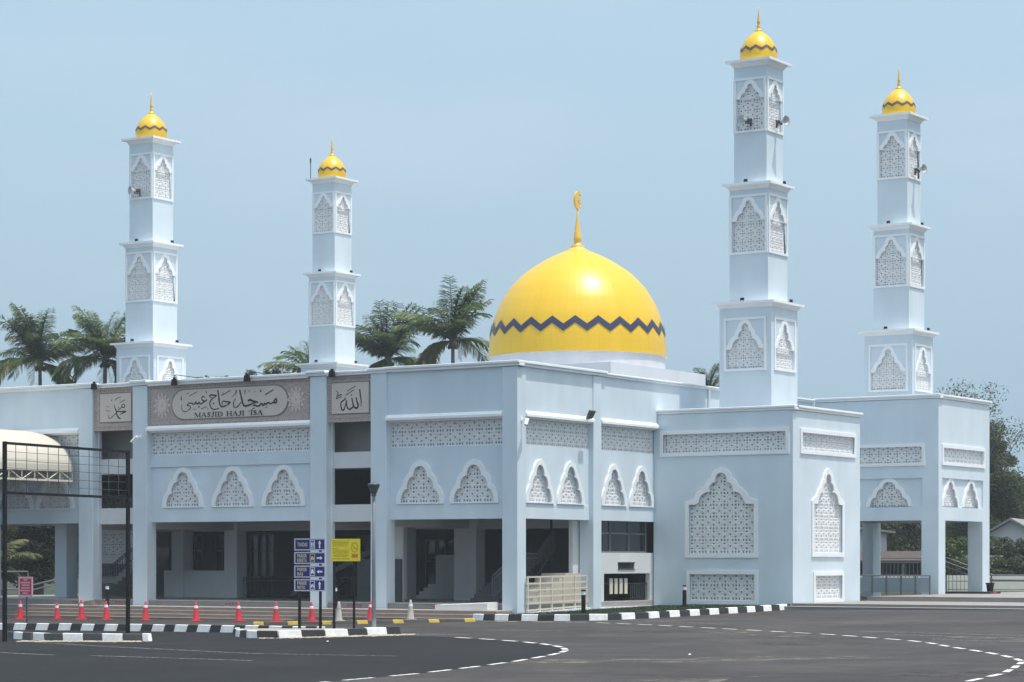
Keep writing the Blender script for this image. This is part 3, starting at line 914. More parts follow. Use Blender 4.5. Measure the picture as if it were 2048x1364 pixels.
pc = sign_panel(-19.60, -10.49, 8.06, 10.0, "long mauve sign panel with black Arabic calligraphy and Latin capitals on a rounded beige field", True, -18.2, -11.75, 8.44, 9.72, STROKES_MAIN, .10)
sign_panel(-22.85, -20.48, 8.06, 10.0, "square mauve panel with black Arabic calligraphy on a beige field, left of the long sign", False, -22.47, -20.62, 8.45, 9.72, STROKES_MUH, .10)
sign_panel(-9.60, -7.31, 8.04, 10.0, "square mauve panel with black Arabic calligraphy on a beige field, right of the long sign", False, -9.38, -7.44, 8.40, 9.68, STROKES_ALL, .10)
# Latin capitals: heavy stems, hairlines and serifs
GL = {
 'M': (1.15, [(.08, 0, .08, 1, .07), (.14, 1, .55, .05, .20), (.55, .05, .92, 1, .07), (.93, 0, .93, 1, .22), (-.02, 0, .2, 0, .07), (.8, 0, 1.08, 0, .07), (-.02, 1, .22, 1, .07), (.86, 1, 1.08, 1, .07)]),
 'A': (.98, [(.08, 0, .44, 1, .07), (.44, 1, .80, 0, .22), (.2, .36, .66, .36, .07), (-.03, 0, .2, 0, .07), (.64, 0, .95, 0, .07)]),
 'S': (.72, [(.58, .82, .45, .98, .10), (.45, .98, .2, .92, .12), (.2, .92, .14, .72, .17), (.14, .72, .5, .42, .22), (.5, .42, .56, .2, .17), (.56, .2, .4, .02, .12), (.4, .02, .12, .12, .10), (.1, 0, .1, .3, .06), (.6, .7, .6, 1, .06)]),
 'J': (.62, [(.40, 1, .40, .18, .22), (.40, .18, .28, 0, .14), (.28, 0, .05, .04, .14), (.2, 1, .6, 1, .07)]),
 'I': (.48, [(.22, 0, .22, 1, .22), (.03, 0, .41, 0, .07), (.03, 1, .41, 1, .07)]),
 'D': (.98, [(.2, 0, .2, 1, .22), (.02, 1, .5, 1, .07), (.02, 0, .5, 0, .07), (.5, 1, .78, .82, .13), (.78, .82, .85, .5, .21), (.85, .5, .78, .18, .21), (.78, .18, .5, 0, .13)]),
 'H': (1.06, [(.2, 0, .2, 1, .22), (.82, 0, .82, 1, .22), (.2, .5, .82, .5, .08), (.02, 0, .38, 0, .07), (.64, 0, 1.0, 0, .07), (.02, 1, .38, 1, .07), (.64, 1, 1.0, 1, .07)]),
 "'": (.36, [(.2, 1.0, .1, .7, .14)]), ' ': (.55, [])}
txt = "MASJID HAJI 'ISA"
tw = sum(GL[c][0] for c in txt)
sx, hz_, u, zb = 3.86 / tw, .195, -16.91, 8.495
data = []
for c in txt:
    for x0, y0, x1, y1, w in GL[c][1]:
        data.append(([(u + x0 * sx, zb + y0 * hz_), (u + x1 * sx, zb + y1 * hz_)], w * .215, w * .215))
    u += GL[c][0] * sx
strokes(FR, data, .10 - .031).build("lettering", INK, pc)

# --- narrow gaps beside the long sign
for (a, b) in ((-9.62, -7.29), (-22.87, -20.46)):
    part("gap_beam", INNER, hall, lambda mb: mb.box(a, b, .50, .72, 3.86, 4.58))
    part("gap_beam", INNER, hall, lambda mb: mb.box(a, b, .56, .76, 6.12, 6.80))
    part("gap_back_wall", mat("taupe_recess_paint", (.30, .285, .275), .7, .06, 1), hall, lambda mb: mb.box(a - 1.6, b, 1.5, 1.6, 6.10, 9.9))
lattice(front(4.0), -26.4, -23.8, 2.43, 3.83, 0).build("lattice_panel", LATT, hall, fix=False)
lattice(front(4.0), -26.4, -23.8, 4.6, 5.3, 0).build("lattice_panel", LATT, hall, fix=False)
part("inner_wall", INNER, hall, lambda mb: mb.box(-26.4, -23.8, 3.95, 4.15, 2.05, 2.43))
def rails(mb, a, b, zlo, zhi, n, r=.022, rows=(0, 1)):
    a, b = Vector(a), Vector(b)
    for t in rows:
        z = zlo + (zhi - zlo) * t
        mb.tube(a + Vector((0, 0, z)), b + Vector((0, 0, z)), r, n=5)
    for k in range(n + 1):
        p = a.lerp(b, k / n)
        mb.tube(p + Vector((0, 0, zlo)), p + Vector((0, 0, zhi)), r * .6, n=4)
part("stair_railing", DGREY, hall, lambda mb: (rails(mb, (-26.2, 3.4, 0), (-24.75, 3.4, 0), 1.5, 2.05, 12, .03, (0, .8, 1)), rails(mb, (-24.75, 3.4, 0), (-22.6, 3.4, 1.35), 1.5, 2.05, 14, .03, (0, .8, 1))))
part("stair_flight", RISER, hall, lambda mb: [mb.box(-24.75 + k * .27, -24.48 + k * .27, 3.45, 4.6, 1.1 + k * .17, 1.5 + k * .17) for k in range(9)])
part("stair_landing", RISER, hall, lambda mb: mb.box(-26.6, -24.75, 3.45, 4.6, 1.15, 1.45))

# --- floors, ceilings, inner columns, back walls
part("floor_slab", CEIL, hall, lambda mb: mb.box(-29.9, -.78, .86, 27, 3.97, 4.3))
part("roof_slab", CEIL, hall, lambda mb: (mb.box(-29.7, -.40, .45, 26.9, 9.55, 9.8), mb.box(-29.7, -4, 26.95, 35.8, 9.55, 9.8)))
part("ground_floor", FLOOR, hall, lambda mb: mb.box(-29.9, -.72, .72, 27, .2, .474))
for a, b in ((-23.84, -23.12), (-20.59, -19.82), (-10.72, -10.06), (-7.52, -6.36)):
    part("inner_pillar", INNER, hall, lambda mb: mb.box(a, b, 6.5, 7.2, .4, 3.98))
part("lattice_pillar", BLUE, hall, lambda mb: mb.box(-28.05, -27.3, 3.0, 3.75, -.3, 3.98))
part("low_wall", INNER, hall, lambda mb: mb.box(-24.4, -20.59, 6.6, 6.8, .4, 1.74))
part("upper_side_wall", BLUE, hall, lambda mb: mb.box(-30, -29.7, .64, 27, 3.9, 10.0))
part("back_wall", BLUE, hall, lambda mb: (mb.box(-30, -4, 35.8, 36.1, -.3, 10.0), mb.box(-4.3, -4, 26.9, 35.8, -.3, 10.0), mb.box(-4, -.4, 26.8, 27.0, 4.3, 10.0)))
for a, b in ((-29.0, -25.2), (-24.4, -22.9), (-21.9, -20.2), (-19.2, -13.0), (-11.6, -10.3)):
    pass
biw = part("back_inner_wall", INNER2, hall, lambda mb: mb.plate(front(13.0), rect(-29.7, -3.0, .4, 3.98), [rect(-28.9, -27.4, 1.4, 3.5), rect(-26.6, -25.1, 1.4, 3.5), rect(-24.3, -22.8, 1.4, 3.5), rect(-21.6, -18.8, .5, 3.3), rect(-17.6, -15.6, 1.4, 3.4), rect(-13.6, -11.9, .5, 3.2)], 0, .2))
for a0, a1, b0, b1 in ((-28.9, -27.4, 1.4, 3.5), (-26.6, -25.1, 1.4, 3.5), (-24.3, -22.8, 1.4, 3.5), (-17.6, -15.6, 1.4, 3.4), (-21.6, -18.8, .5, 3.3), (-13.6, -11.9, .5, 3.2)):
    part("window_frame", GREYM, biw, lambda mb: [fbox(mb, front(13.0), a0 + k * (a1 - a0) / 3 - .03, a0 + k * (a1 - a0) / 3 + .03, b0, b1, -.03, .06) for k in range(4)] + [fbox(mb, front(13.0), a0, a1, z - .03, z + .03, -.03, .06) for z in (b0, b1, b0 + (b1 - b0) * .62)])
    part("pane", GLASS, biw, lambda mb: fbox(mb, front(13.0), a0, a1, b0, b1, .10, .11))
part("inner_railing", DGREY, hall, lambda mb: (rails(mb, (-19.6, 6.7, 0), (-11.0, 6.7, 0), .6, 1.45, 46, .022, (0, .8, 1))))
part("ceiling_beam", CEIL, hall, lambda mb: [mb.box(a - .2, a + .2, .9, 13, 3.62, 3.975) for a in (-23.5, -20.2, -10.4, -6.9)])
part("cross_beam", CEIL, hall, lambda mb: mb.box(-29.6, -1.0, 6.62, 7.05, 3.60, 3.97))
part("ground_side_wall", INNER, hall, lambda mb: mb.box(-30, -29.75, 7.5, 27, -.3, 3.9))
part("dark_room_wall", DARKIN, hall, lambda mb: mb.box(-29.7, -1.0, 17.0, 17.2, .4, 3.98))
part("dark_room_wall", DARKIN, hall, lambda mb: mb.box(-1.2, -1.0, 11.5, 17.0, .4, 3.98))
# stair and wing wall seen through the right front bay
def stair_side(mb):
    for k in range(4):
        mb.box(-11.4 + k * .24, -9.2, 9.0, 9.15, .47 + k * .17, .64 + k * .17)
part("stair_side_wall", INNER, hall, stair_side)
part("stair_wing_wall", INNER, hall, lambda mb: mb.box(-10.17, -9.0, 8.9, 9.1, 1.15, 2.47))
def flight(mb):
    for k in range(14):
        mb.box(-6.6 + k * .28, -6.32 + k * .28, 10.4, 12.2, .30 + k * .175, .60 + k * .175)
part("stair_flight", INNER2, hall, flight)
part("stair_railing", DGREY, hall, lambda mb: rails(mb, (-6.6, 10.35, .1), (-2.8, 10.35, 2.5), .5, 1.4, 16, .025, (0, .5, 1)))
# parked-wall ramp soffit in the long bay
part("ramp_soffit", RISER, hall, lambda mb: mb.hexa([(-18.6, 9, .5), (-13.0, 9, 2.9), (-13.0, 11.5, 2.9), (-18.6, 11.5, .5), (-18.6, 9, .75), (-13.0, 9, 3.2), (-13.0, 11.5, 3.2), (-18.6, 11.5, .75)]))
# walls behind the pierced screens carry the rooms' shade in their colour
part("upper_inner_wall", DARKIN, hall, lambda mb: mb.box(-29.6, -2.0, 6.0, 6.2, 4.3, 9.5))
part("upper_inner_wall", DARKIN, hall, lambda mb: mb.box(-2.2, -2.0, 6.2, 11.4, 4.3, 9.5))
# door leaves low in the right gap
part("gap_door", DGREY, hall, lambda mb: mb.box(-9.62, -7.29, 2.2, 2.26, .47, 2.28))
part("gap_side_panel", INNER, hall, lambda mb: mb.box(-8.35, -7.29, 2.3, 2.4, .47, 6.1))

# --- side bay 1: stairs behind a cream ramp railing
def s1_steps(mb):
    for k in range(7):
        mb.box(-1.5, -.32, 1.15 + k * .5, 5.4, .36 + k * .19, .55 + k * .19)
part("stair_side", TANW, hall, s1_steps)
part("stair_base", TANW, hall, lambda mb: mb.box(-1.5, -.32, .7, 5.4, -.3, .36))
part("inner_wall", INNER, hall, lambda mb: mb.box(-.95, -.75, 5.45, 6.6, .2, 3.97))
part("inner_stair_railing", DGREY, hall, lambda mb: (rails(mb, (-2.0, 1.2, .2), (-2.0, 3.0, 1.1), .5, 1.4, 10, .028, (0, .8, 1)), rails(mb, (-2.0, 3.0, 1.1), (-2.0, 4.6, 1.1), .5, 1.4, 9, .028, (0, .8, 1)), rails(mb, (-2.0, 4.6, 1.1), (-2.0, 6.0, 2.2), .5, 1.4, 9, .028, (0, .8, 1))))
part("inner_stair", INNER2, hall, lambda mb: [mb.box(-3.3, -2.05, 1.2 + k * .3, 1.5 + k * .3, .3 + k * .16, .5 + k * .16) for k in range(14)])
rr = MB()
for k in range(6):
    t = k / 5
    rr.hexa([(.08, .5, .18 + 1.34 * t), (.13, .5, .18 + 1.34 * t), (.13, 5.15, .30 + 1.26 * t), (.08, 5.15, .30 + 1.26 * t),
             (.08, .5, .24 + 1.34 * t), (.13, .5, .24 + 1.34 * t), (.13, 5.15, .36 + 1.26 * t), (.08, 5.15, .36 + 1.26 * t)])
rail = tag(rr.build("ramp_railing", CREAMM, None, origin=(.1, 2.8, .2)), "cream steel ramp railing of horizontal bars in front of the stair bay", "railing")
for k in range(6):
    y = .55 + k * .91
    mb = MB(); mb.box(.07, .14, y, y + .07, .16, 1.58)
    mb.build("post", CREAMM, rail)
part("ramp_kerb", WHITE, hall, lambda mb: mb.hexa([(.0, .5, -.2), (.2, .5, -.2), (.2, 5.3, -.1), (.0, 5.3, -.1), (.0, .5, .13), (.2, .5, .13), (.2, 5.3, .26), (.0, 5.3, .26)]))

# --- side bay 2: window, spandrel with vent, grilled opening
part("spandrel_wall", INNER, hall, lambda mb: mb.plate(SD, rect(6.55, 11.46, .2, 2.55), [rect(7.25, 11.2, .22, 1.66), rect(8.43, 9.84, 1.86, 2.12)], .30, .52))
part("vent", DGREY, hall, lambda mb: [fbox(mb, SD, 8.43, 9.84, 1.87 + k * .05, 1.895 + k * .05, .34, .42) for k in range(5)] + [fbox(mb, SD, 8.40, 9.87, 1.83, 1.86, .27, .31), fbox(mb, SD, 8.40, 9.87, 2.12, 2.15, .27, .31)])
win = part("window", GLASS, hall, lambda mb: fbox(mb, SD, 6.55, 11.46, 2.55, 3.95, .62, .64))
part("window_frame", GREYM, win, lambda mb: [fbox(mb, SD, 6.6, 11.4, z, z + .07, .57, .62) for z in (2.55, 3.35)] + [fbox(mb, SD, u, u + .06, 2.62, 3.95, .57, .62) for u in (6.6, 8.2, 9.8, 11.3)])
for k in range(4):
    y = 7.95 + k * .42
    part("grille_slat", CREAMM, hall, lambda mb: fbox(mb, SD, y, y + .24, .78, 1.45, .42, .46))
part("grille_bars", DGREY, hall, lambda mb: [fbox(mb, SD, 9.75 + k * .16, 9.78 + k * .16, .42, 1.2, .44, .47) for k in range(10)] + [fbox(mb, SD, 7.25, 11.2, 1.2, 1.24, .43, .47), fbox(mb, SD, 7.25, 11.2, .42, .46, .43, .47), fbox(mb, SD, 7.25, 11.2, .30, .33, .43, .47)])
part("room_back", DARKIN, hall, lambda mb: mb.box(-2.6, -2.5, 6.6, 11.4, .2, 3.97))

# --- dome on its square base
DX, DY = -15.04, 29.2
part("dome_platform", mat("pale_platform_paint", (0.60, 0.63, 0.68), .6, .04, .6, streak=.05), hall, lambda mb: mb.box(DX - 5.05, DX + 5.05, DY - 5.05, DY + 5.05, 9.8, 12.3))
DP = [(4.78, 0), (4.76, .5), (4.72, 1.0), (4.65, 1.45), (4.48, 2.15), (4.14, 2.95), (3.66, 3.72), (2.92, 4.5), (1.72, 5.28), (1.05, 5.60), (.5, 5.80)]
def dome_profile(P, n):
    z = np.array([p[1] for p in P]); r = np.array([p[0] for p in P])
    zz = np.concatenate([np.linspace(0, z[-1], n)])
    # smooth interpolation
    rr_ = np.interp(zz, z, r)
    for _ in range(3):
        rr_[1:-1] = (rr_[:-2] + rr_[1:-1] * 2 + rr_[2:]) / 4
    return zz, rr_
def dome_shell(P, n, seg, S=1.0):
    zz, rr_ = dome_profile(P, n)
    mb = MB(); mb.lathe([(float(a) * S, float(b) * S) for a, b in zip(rr_, zz)], n=seg)
    return mb, zz * S, rr_ * S
def zigzag(zz, rr_, nz, za, amp, th, per=8, out=.02):
    mb = MB(); n = nz * per
    vs, fs = [], []
    for k in range(n):
        ph = (k % per) / per
        t = abs(ph - .5) * 2            # 1..0..1
        lo = za + amp * t
        for q in range(5):
            z = lo + th * q / 4
            r = float(np.interp(z, zz, rr_)) + out
            an = 2 * math.pi * k / n
            vs.append((r * math.cos(an), r * math.sin(an), z))
    for k in range(n):
        k2 = (k + 1) % n
        for q in range(4):
            fs.append((k * 5 + q, k2 * 5 + q, k2 * 5 + q + 1, k * 5 + q + 1))
    mb.add(vs, fs)
    return mb
mb, zz, rr_ = dome_shell(DP, 44, 72)
dome = mb.build("dome", GOLD, hall, local=True, fix=False)
dome["label"] = "large golden dome with a navy zigzag band"
dome.location = Vector((DX, DY, 13.05)) - org(hall); ORG[dome.name] = Vector((DX, DY, 13.05))
for p in dome.data.polygons: p.use_smooth = False
def sub(mbx, name, m, parent, smooth=False):
    o = mbx.build(name, m, parent, local=True, smooth=smooth, fix=False); return o
sub(zigzag(zz, rr_, 24, 1.04, .44, .38, 8, .035), "zigzag_band", ZIG, dome)
mb = MB(); mb.lathe([(4.70, -.85), (4.70, -.02), (4.80, 0)], n=72)
sub(mb, "drum", mat("white_drum_paint", (0.66, 0.67, 0.71), .5, .03, 1, streak=.08), dome)
mb = MB(); mb.lathe([(.62, 5.66), (.66, 5.74), (.5, 5.82), (.34, 5.95), (.36, 6.02), (.20, 6.12), (.17, 6.25), (.22, 6.34), (.20, 6.5), (.12, 7.1), (.05, 7.6), (.035, 8.02)], n=16)
sub(mb, "finial", BRASS, dome, True)
cr = MB()
fy_ = Face((0, 0), (0, 1), (1, 0))
outer = [(.03 + .34 * math.cos(t), 8.48 + .49 * math.sin(t)) for t in np.linspace(math.radians(48), math.radians(312), 26)]
innr = [(.17 + .20 * math.cos(t), 8.48 + .33 * math.sin(t)) for t in np.linspace(math.radians(312), math.radians(48), 26)]
cr.plate(fy_, outer + innr, [], -.06, .06)
sub(cr, "crescent", BRASS, dome)
st = MB(); st.plate(fy_, [(.19 + (.19 if k % 2 == 0 else .09) * math.cos(k * math.pi / 5 + .3), 8.45 + (.19 if k % 2 == 0 else .09) * math.sin(k * math.pi / 5 + .3)) for k in range(10)], [], -.04, .04)
sub(st, "star", BRASS, dome)

# ------------------------------------------------------------------ corner pavilions
def frame_rect(fc, u0, u1, z0, z1, b, d0, d1):
    mb = MB(); mb.plate(fc, rect(u0, u1, z0, z1), [rect(u0 + b, u1 - b, z0 + b, z1 - b)], d0, d1)
    return mb
P1 = thing("corner_pavilion", "pale blue corner pavilion with tall lobed lattice windows, standing against the hall's side", "pavilion", (3.27, 14.85, .1))
def p1_face(fc, u0, u1, band, wu, wz, low, zbase):
    uc = (wu[0] + wu[1]) / 2; w = (wu[1] - wu[0]) / 2 - .19
    z0 = wz[0] + .19; hs = wz[1] - .25 - z0; h = wz[2] - .25 - z0
    pr = prof_should(w, h, hs)
    hole = closed(pr, uc, z0)
    b1 = rect(band[0] + .16, band[1] - .16, band[2] + .16, band[3] - .16)
    l1 = rect(low[0] + .16, low[1] - .16, low[2] + .16, low[3] - .16)
    mb = MB(); mb.plate(fc, rect(u0, u1, zbase, 8.62), [hole, b1, l1], 0, .2)
    wall = mb.build("wall", BLUE, P1)
    frame_rect(fc, band[0], band[1], band[2], band[3], .16, -.06, .03).build("window_frame", WHITE, wall)
    frame_rect(fc, low[0], low[1], low[2], low[3], .16, -.06, .03).build("window_frame", WHITE, wall)
    out = dilate(pr, .25, 0.0, w + .19)
    ob = closed(out, uc, z0)
    ob = [(u, z - (.19 if z < z0 + .01 else 0)) for u, z in ob]
    mb = MB(); mb.plate(fc, ob, [hole], -.06, .03); mb.build("window_frame", WHITE, wall)
    lattice(fc, b1[0][0], b1[1][0], b1[0][1], b1[2][1], .10).build("lattice_panel", LATT, wall, fix=False)
    lattice(fc, l1[0][0], l1[1][0], l1[0][1], l1[2][1], .10).build("lattice_panel", LATT, wall, fix=False)
    lattice(fc, uc - w - .02, uc + w + .02, z0 - .02, z0 + h + .05, .10).build("lattice_panel", LATT, wall, fix=False)
    coping(P1, fc, u0 - .0, u1 + .12, 8.84, .12, .10)
F1, S1 = front(11.47), side(6.53)
p1_face(F1, -.27, 6.53, (.07, 6.37, 6.77, 7.90), (1.33, 4.89), (2.34, 4.90, 6.27), (1.40, 4.89, .32, 1.78), -.5)
p1_face(S1, 11.67, 18.22, (12.15, 17.72, 6.80, 7.87), (13.25, 16.5), (2.38, 4.92, 6.25), (13.42, 16.45, .38, 1.72), -.5)
part("back_wall", BLUE, P1, lambda mb: mb.box(0.4, 6.33, 18.02, 18.22, -.3, 8.62))
part("roof", CEIL, P1, lambda mb: mb.box(.01, 6.33, 11.68, 18.0, 8.3, 8.55))
part("added_hole_core", LATBACK, P1, lambda mb: mb.box(.05, 6.15, 11.86, 17.6, -.2, 8.25))  # added box near the walls, catches light behind the screen holes

P2 = thing("rear_pavilion", "open pale blue pavilion on pillars with twin arches, standing behind the corner pavilion", "pavilion", (3.27, 30.36, .6))
def p2_face(fc, u0, u1, openu, band, rec, arches, half):
    holes = [rect(openu[0], openu[1], .3, 4.15), rect(band[0] + .13, band[1] - .13, band[2] + .13, band[3] - .13)]
    r = rect(rec[0], rec[1], 4.80, 6.20)
    holes[0] = None
    outer = [(u0, .3), (openu[0], .3), (openu[0], 4.15), (openu[1], 4.15), (openu[1], .3), (u1, .3), (u1, 10.0), (u0, 10.0)]
    mb = MB(); mb.plate(fc, outer, [holes[1], r], 0, .3)
    wall = mb.build("wall", BLUE, P2)
    frame_rect(fc, band[0], band[1], band[2], band[3], .16, -.06, .03).build("window_frame", WHITE, wall)
    lattice(fc, band[0] + .13, band[1] - .13, band[2] + .13, band[3] - .13, .12).build("lattice_panel", LATT, wall, fix=False)
    hs, fms = [], []
    for uc in arches:
        pr = prof_lobed(half, 1.2)
        h = closed(pr, uc, 4.84); hs.append(h)
        fm = MB(); fm.plate(fc, closed(dilate(pr, .19, 0), uc, 4.84), [h], .04, .14); fms.append(fm)
    mb = MB(); mb.plate(fc, r, hs, .10, .26); mb.build("recessed_panel", BLUE, wall)
    for fm in fms: fm.build("arch_frame", WHITE, wall)
    for uc in arches: lattice(fc, uc - half, uc + half, 4.82, 6.08, .20).build("lattice_panel", LATT, wall, fix=False)
    coping(P2, fc, u0, u1 + .12, 10.22, .12, .10)
p2_face(front(27.13), .0, 6.53, (.8, 5.65), (.7, 5.85, 6.79, 7.87), (.7, 5.7), [1.25, 3.93], 1.0)
p2_face(side(6.53), 27.43, 33.6, (27.95, 32.68), (27.5, 32.95, 6.82, 7.82), (27.6, 32.78), [28.75, 31.35], .88)
part("pillar", BLUE, P2, lambda mb: mb.box(5.65, 6.23, 27.43, 27.95, .3, 4.15))
part("pillar", BLUE, P2, lambda mb: mb.box(5.75, 6.23, 32.68, 33.6, .3, 4.15))
part("pillar", BLUE, P2, lambda mb: mb.box(.0, .6, 32.68, 33.6, .3, 4.15))
part("ceiling", CEIL, P2, lambda mb: mb.box(.05, 6.23, 27.43, 33.3, 4.18, 4.5))
part("roof", CEIL, P2, lambda mb: mb.box(.05, 6.23, 27.43, 33.3, 9.6, 9.9))
part("back_wall", BLUE, P2, lambda mb: mb.box(.0, 6.23, 33.3, 33.6, 4.15, 10.0))
part("added_hole_core", LATBACK, P2, lambda mb: mb.box(.3, 6.1, 27.6, 33.2, 4.52, 9.55))  # added box behind the upper screens to lighten their holes

# ------------------------------------------------------------------ minarets
DPS = [(.765, 0), (.81, .12), (.835, .30), (.825, .46), (.785, .64), (.70, .84), (.575, 1.03), (.41, 1.20), (.23, 1.34), (.10, 1.43)]
def make_minaret(x, y):
    root = thing("minaret", "minaret", "minaret", (x, y, 0))
    root_o = Vector((x, y, 0))
    part("base_shaft", BLUE, root, lambda mb: mb.box(x - 1.28, x + 1.28, y - 1.28, y + 1.28, 8.4, 10.4))
    tiers = [(1.28, 10.4, 13.34, (10.56, 12.91, .43, 1.04)), (.95, 15.66, 18.58, (15.74, 18.36, .60, .93)), (.805, 21.04, 24.02, (21.12, 23.53, .68, .785))]
    for s, za, zb, (f0, f1, hsf, fw) in tiers:
        faces = [Face((x, y - s), (1, 0), (0, 1)), Face((x + s, y), (0, 1), (-1, 0)), Face((x, y + s), (-1, 0), (0, -1)), Face((x - s, y), (0, -1), (1, 0))]
        tm = MB(); sub_ = []
        b = .10
        w = fw - b - .015
        h = f1 - f0 - 2 * b - .17
        pr = prof_should(w, h, hsf * h)
        z0 = f0 + b + .01
        hole = closed(pr, 0, z0)
        for k, fc in enumerate(faces):
            e = s if k % 2 == 0 else s - .14
            tm.plate(fc, rect(-e, e, za, zb), [hole], 0, .14)
        t = tm.build("tier_wall", BLUE, root)
        part("added_hole_core", LATBACK, t, lambda mb: mb.box(x - s + .34, x + s - .34, y - s + .34, y + s - .34, za + .05, zb - .05))  # added box inside the hollow tier so its holes turn lighter
        for fc in faces:
            frame_rect(fc, -fw, fw, f0, f1, b, -.05, .02).build("window_frame", WHITE, t)
            band = dilate(pr, .19, hsf * h + .001, w)
            ob = closed(band, 0, z0)
            hd = [(u, z) for u, z in hole if z >= z0 + hsf * h - .001 and abs(u) < w - .001]
            bm2 = MB(); bm2.plate(fc, ob, [[(u, max(z, z0 + hsf * h + .012)) for u, z in hd]], -.035, .02)
            bm2.build("arch_band", WHITE, t)
            lattice(fc, -w - .01, w + .01, z0 - .01, z0 + h + .03, .07, .40, .08).build("lattice_panel", LATT, t, fix=False)
    def led(s, z0, z1, over):
        mb = MB()
        mb.box(x - s - over, x + s + over, y - s - over, y + s + over, z1 - .10, z1)
        mb.frustum(x, y, z0, z1 - .10, s + .02, s + over * .45)
        return mb.build("ledge", WHITE, root)
    led(1.28, 13.34, 13.60, .24); led(.95, 18.58, 18.86, .25); led(.805, 24.02, 24.32, .30)
    part("shaft", BLUE, root, lambda mb: mb.box(x - .95, x + .95, y - .95, y + .95, 13.6, 15.66))
    part("shaft", BLUE, root, lambda mb: mb.box(x - .805, x + .805, y - .805, y + .805, 18.86, 21.04))
    m2, z2, r2 = dome_shell(DPS, 22, 40)
    d = m2.build("dome", GOLD, root, local=True, fix=False)
    d.location = (0, 0, 24.32); ORG[d.name] = Vector((x, y, 24.32))
    sub(zigzag(z2, r2, 10, .40, .15, .13, 8, .014), "zigzag_band", ZIGB, d)
    fm = MB(); fm.lathe([(r_, 1.38 + (z_ - 1.17) * .92) for r_, z_ in [(.17, 1.17), (.18, 1.21), (.10, 1.27), (.07, 1.36), (.09, 1.42), (.06, 1.5), (.05, 1.56), (.085, 1.62), (.06, 1.70), (.055, 1.8), (.02, 2.15), (.008, 2.42)]], n=12)
    sub(fm, "finial", BRASS, d, True)
    return root
m3 = make_minaret(3.22, 14.75)
MPOS = {"m1": (-32.6, 14.95), "m2": (-32.6, 30.6), "m4": (3.12, 30.2)}
m3["label"] = "tallest-looking pale blue minaret, on the roof of the corner pavilion nearest the camera"
m3["group"] = "four minarets"
for key, lab in (("m1", "leftmost pale blue minaret with a golden cap, behind the left calligraphy panel"),
                 ("m2", "smallest-looking pale blue minaret, between the palms and carrying a thin rod beside its cap"),
                 ("m4", "rightmost pale blue minaret, on the roof of the open rear pavilion")):
    c = copy_tree(m3)
    c.location = (MPOS[key][0], MPOS[key][1], 0); c["label"] = lab
    if key in ("m1", "m2"):
        mb = MB(); mb.box(-1.6, 1.6, -1.6, 1.6, -.6, 8.4); mb.build("base_plinth", BLUE, c, local=True)
ants = MB(); ants.tube((-33.55, 29.8, 24.3), (-33.55, 29.8, 25.45), .025); ants.tube((-33.55, 29.8, 25.3), (-33.55, 29.8, 25.55), .05)
tag(ants.build("lightning_rod", DGREY, None, origin=(-33.55, 29.8, 24.3)), "thin grey rod standing beside the golden cap of the smallest-looking minaret", "rod")

# spotlights standing on the minaret ledges
def spot(loc, rz, lab, sc=1.0, group="small floodlights on the minaret ledges"):
    r = thing("floodlight", lab, "floodlight", loc, rz, group)
    mb = MB(); mb.box(-.09 * sc, .09 * sc, -.05 * sc, .05 * sc, .07 * sc, .20 * sc); mb.build("lamp_head", BLACKM, r, local=True)
    mb = MB(); mb.box(-.10 * sc, .10 * sc, -.012, .012, 0, .02); mb.box(-.11 * sc, -.09 * sc, -.012, .012, 0, .14 * sc); mb.box(.09 * sc, .11 * sc, -.012, .012, 0, .14 * sc); mb.build("bracket", DGREY, r, local=True)
    mb = MB(); mb.box(-.075 * sc, .075 * sc, .05 * sc, .056 * sc, .085 * sc, .185 * sc); mb.build("lens", GLASS, r, local=True)
MN = {"the leftmost minaret": MPOS["m1"], "the smallest-looking minaret": MPOS["m2"], "the tallest-looking minaret": (3.22, 14.75), "the rightmost minaret": MPOS["m4"]}
for nm, (x, y) in MN.items():
    for s, z, w in ((1.28, 13.60, "lower"), (.95, 18.86, "upper")):
        spot((x - .1, y - s - .10, z), 0, "small black floodlight on the shaded front of %s, on its %s ledge" % (nm, w), .85)
        spot((x + s + .10, y + .45, z), math.pi / 2, "small black floodlight on the sunlit side of %s, on its %s ledge" % (nm, w), .85)
# horn loudspeakers
def horn(loc, rz, lab):
    r = thing("loudspeaker", lab, "loudspeaker", loc, rz, "horn loudspeakers on the minarets")
    def ax(prof):   # lathe about local -Y
        mb = MB(); mb.lathe(prof, n=20)
        mb.v = [(p[0] * .85, -p[2] * .85, p[1] * .85) for p in mb.v]; return mb
    ax([(.05, .22), (.07, .30), (.11, .42), (.17, .54), (.26, .64), (.28, .655), (.25, .645), (.15, .55), (.06, .45)]).build("horn", HORN, r, local=True, smooth=True)
    ax([(.09, .06), (.11, .08), (.11, .22), (.07, .26)]).build("driver", DGREY, r, local=True)
    mb = MB(); mb.box(-.03, .03, -.30, .02, -.16, -.12); mb.box(-.03, .03, -.30, -.26, -.14, .02); mb.box(-.05, .05, -.01, .03, -.26, .1); mb.build("bracket", DGREY, r, local=True)
s = .805
horn((MPOS["m1"][0] - .05, MPOS["m1"][1] - s - .05, 21.55), math.radians(-25), "grey horn loudspeaker on the shaded front of the leftmost minaret")
horn((3.22 + .05, 14.75 - s - .05, 21.62), math.radians(-25), "grey horn loudspeaker on the shaded front of the tallest-looking minaret")
horn((3.22 + s + .05, 14.75 + .1, 21.62), math.radians(75), "grey horn loudspeaker sticking out on the sunlit side of the tallest-looking minaret")
horn((3.12 + s + .05, 30.2 + .05, 21.62), math.radians(75), "grey horn loudspeaker sticking out on the sunlit side of the rightmost minaret")
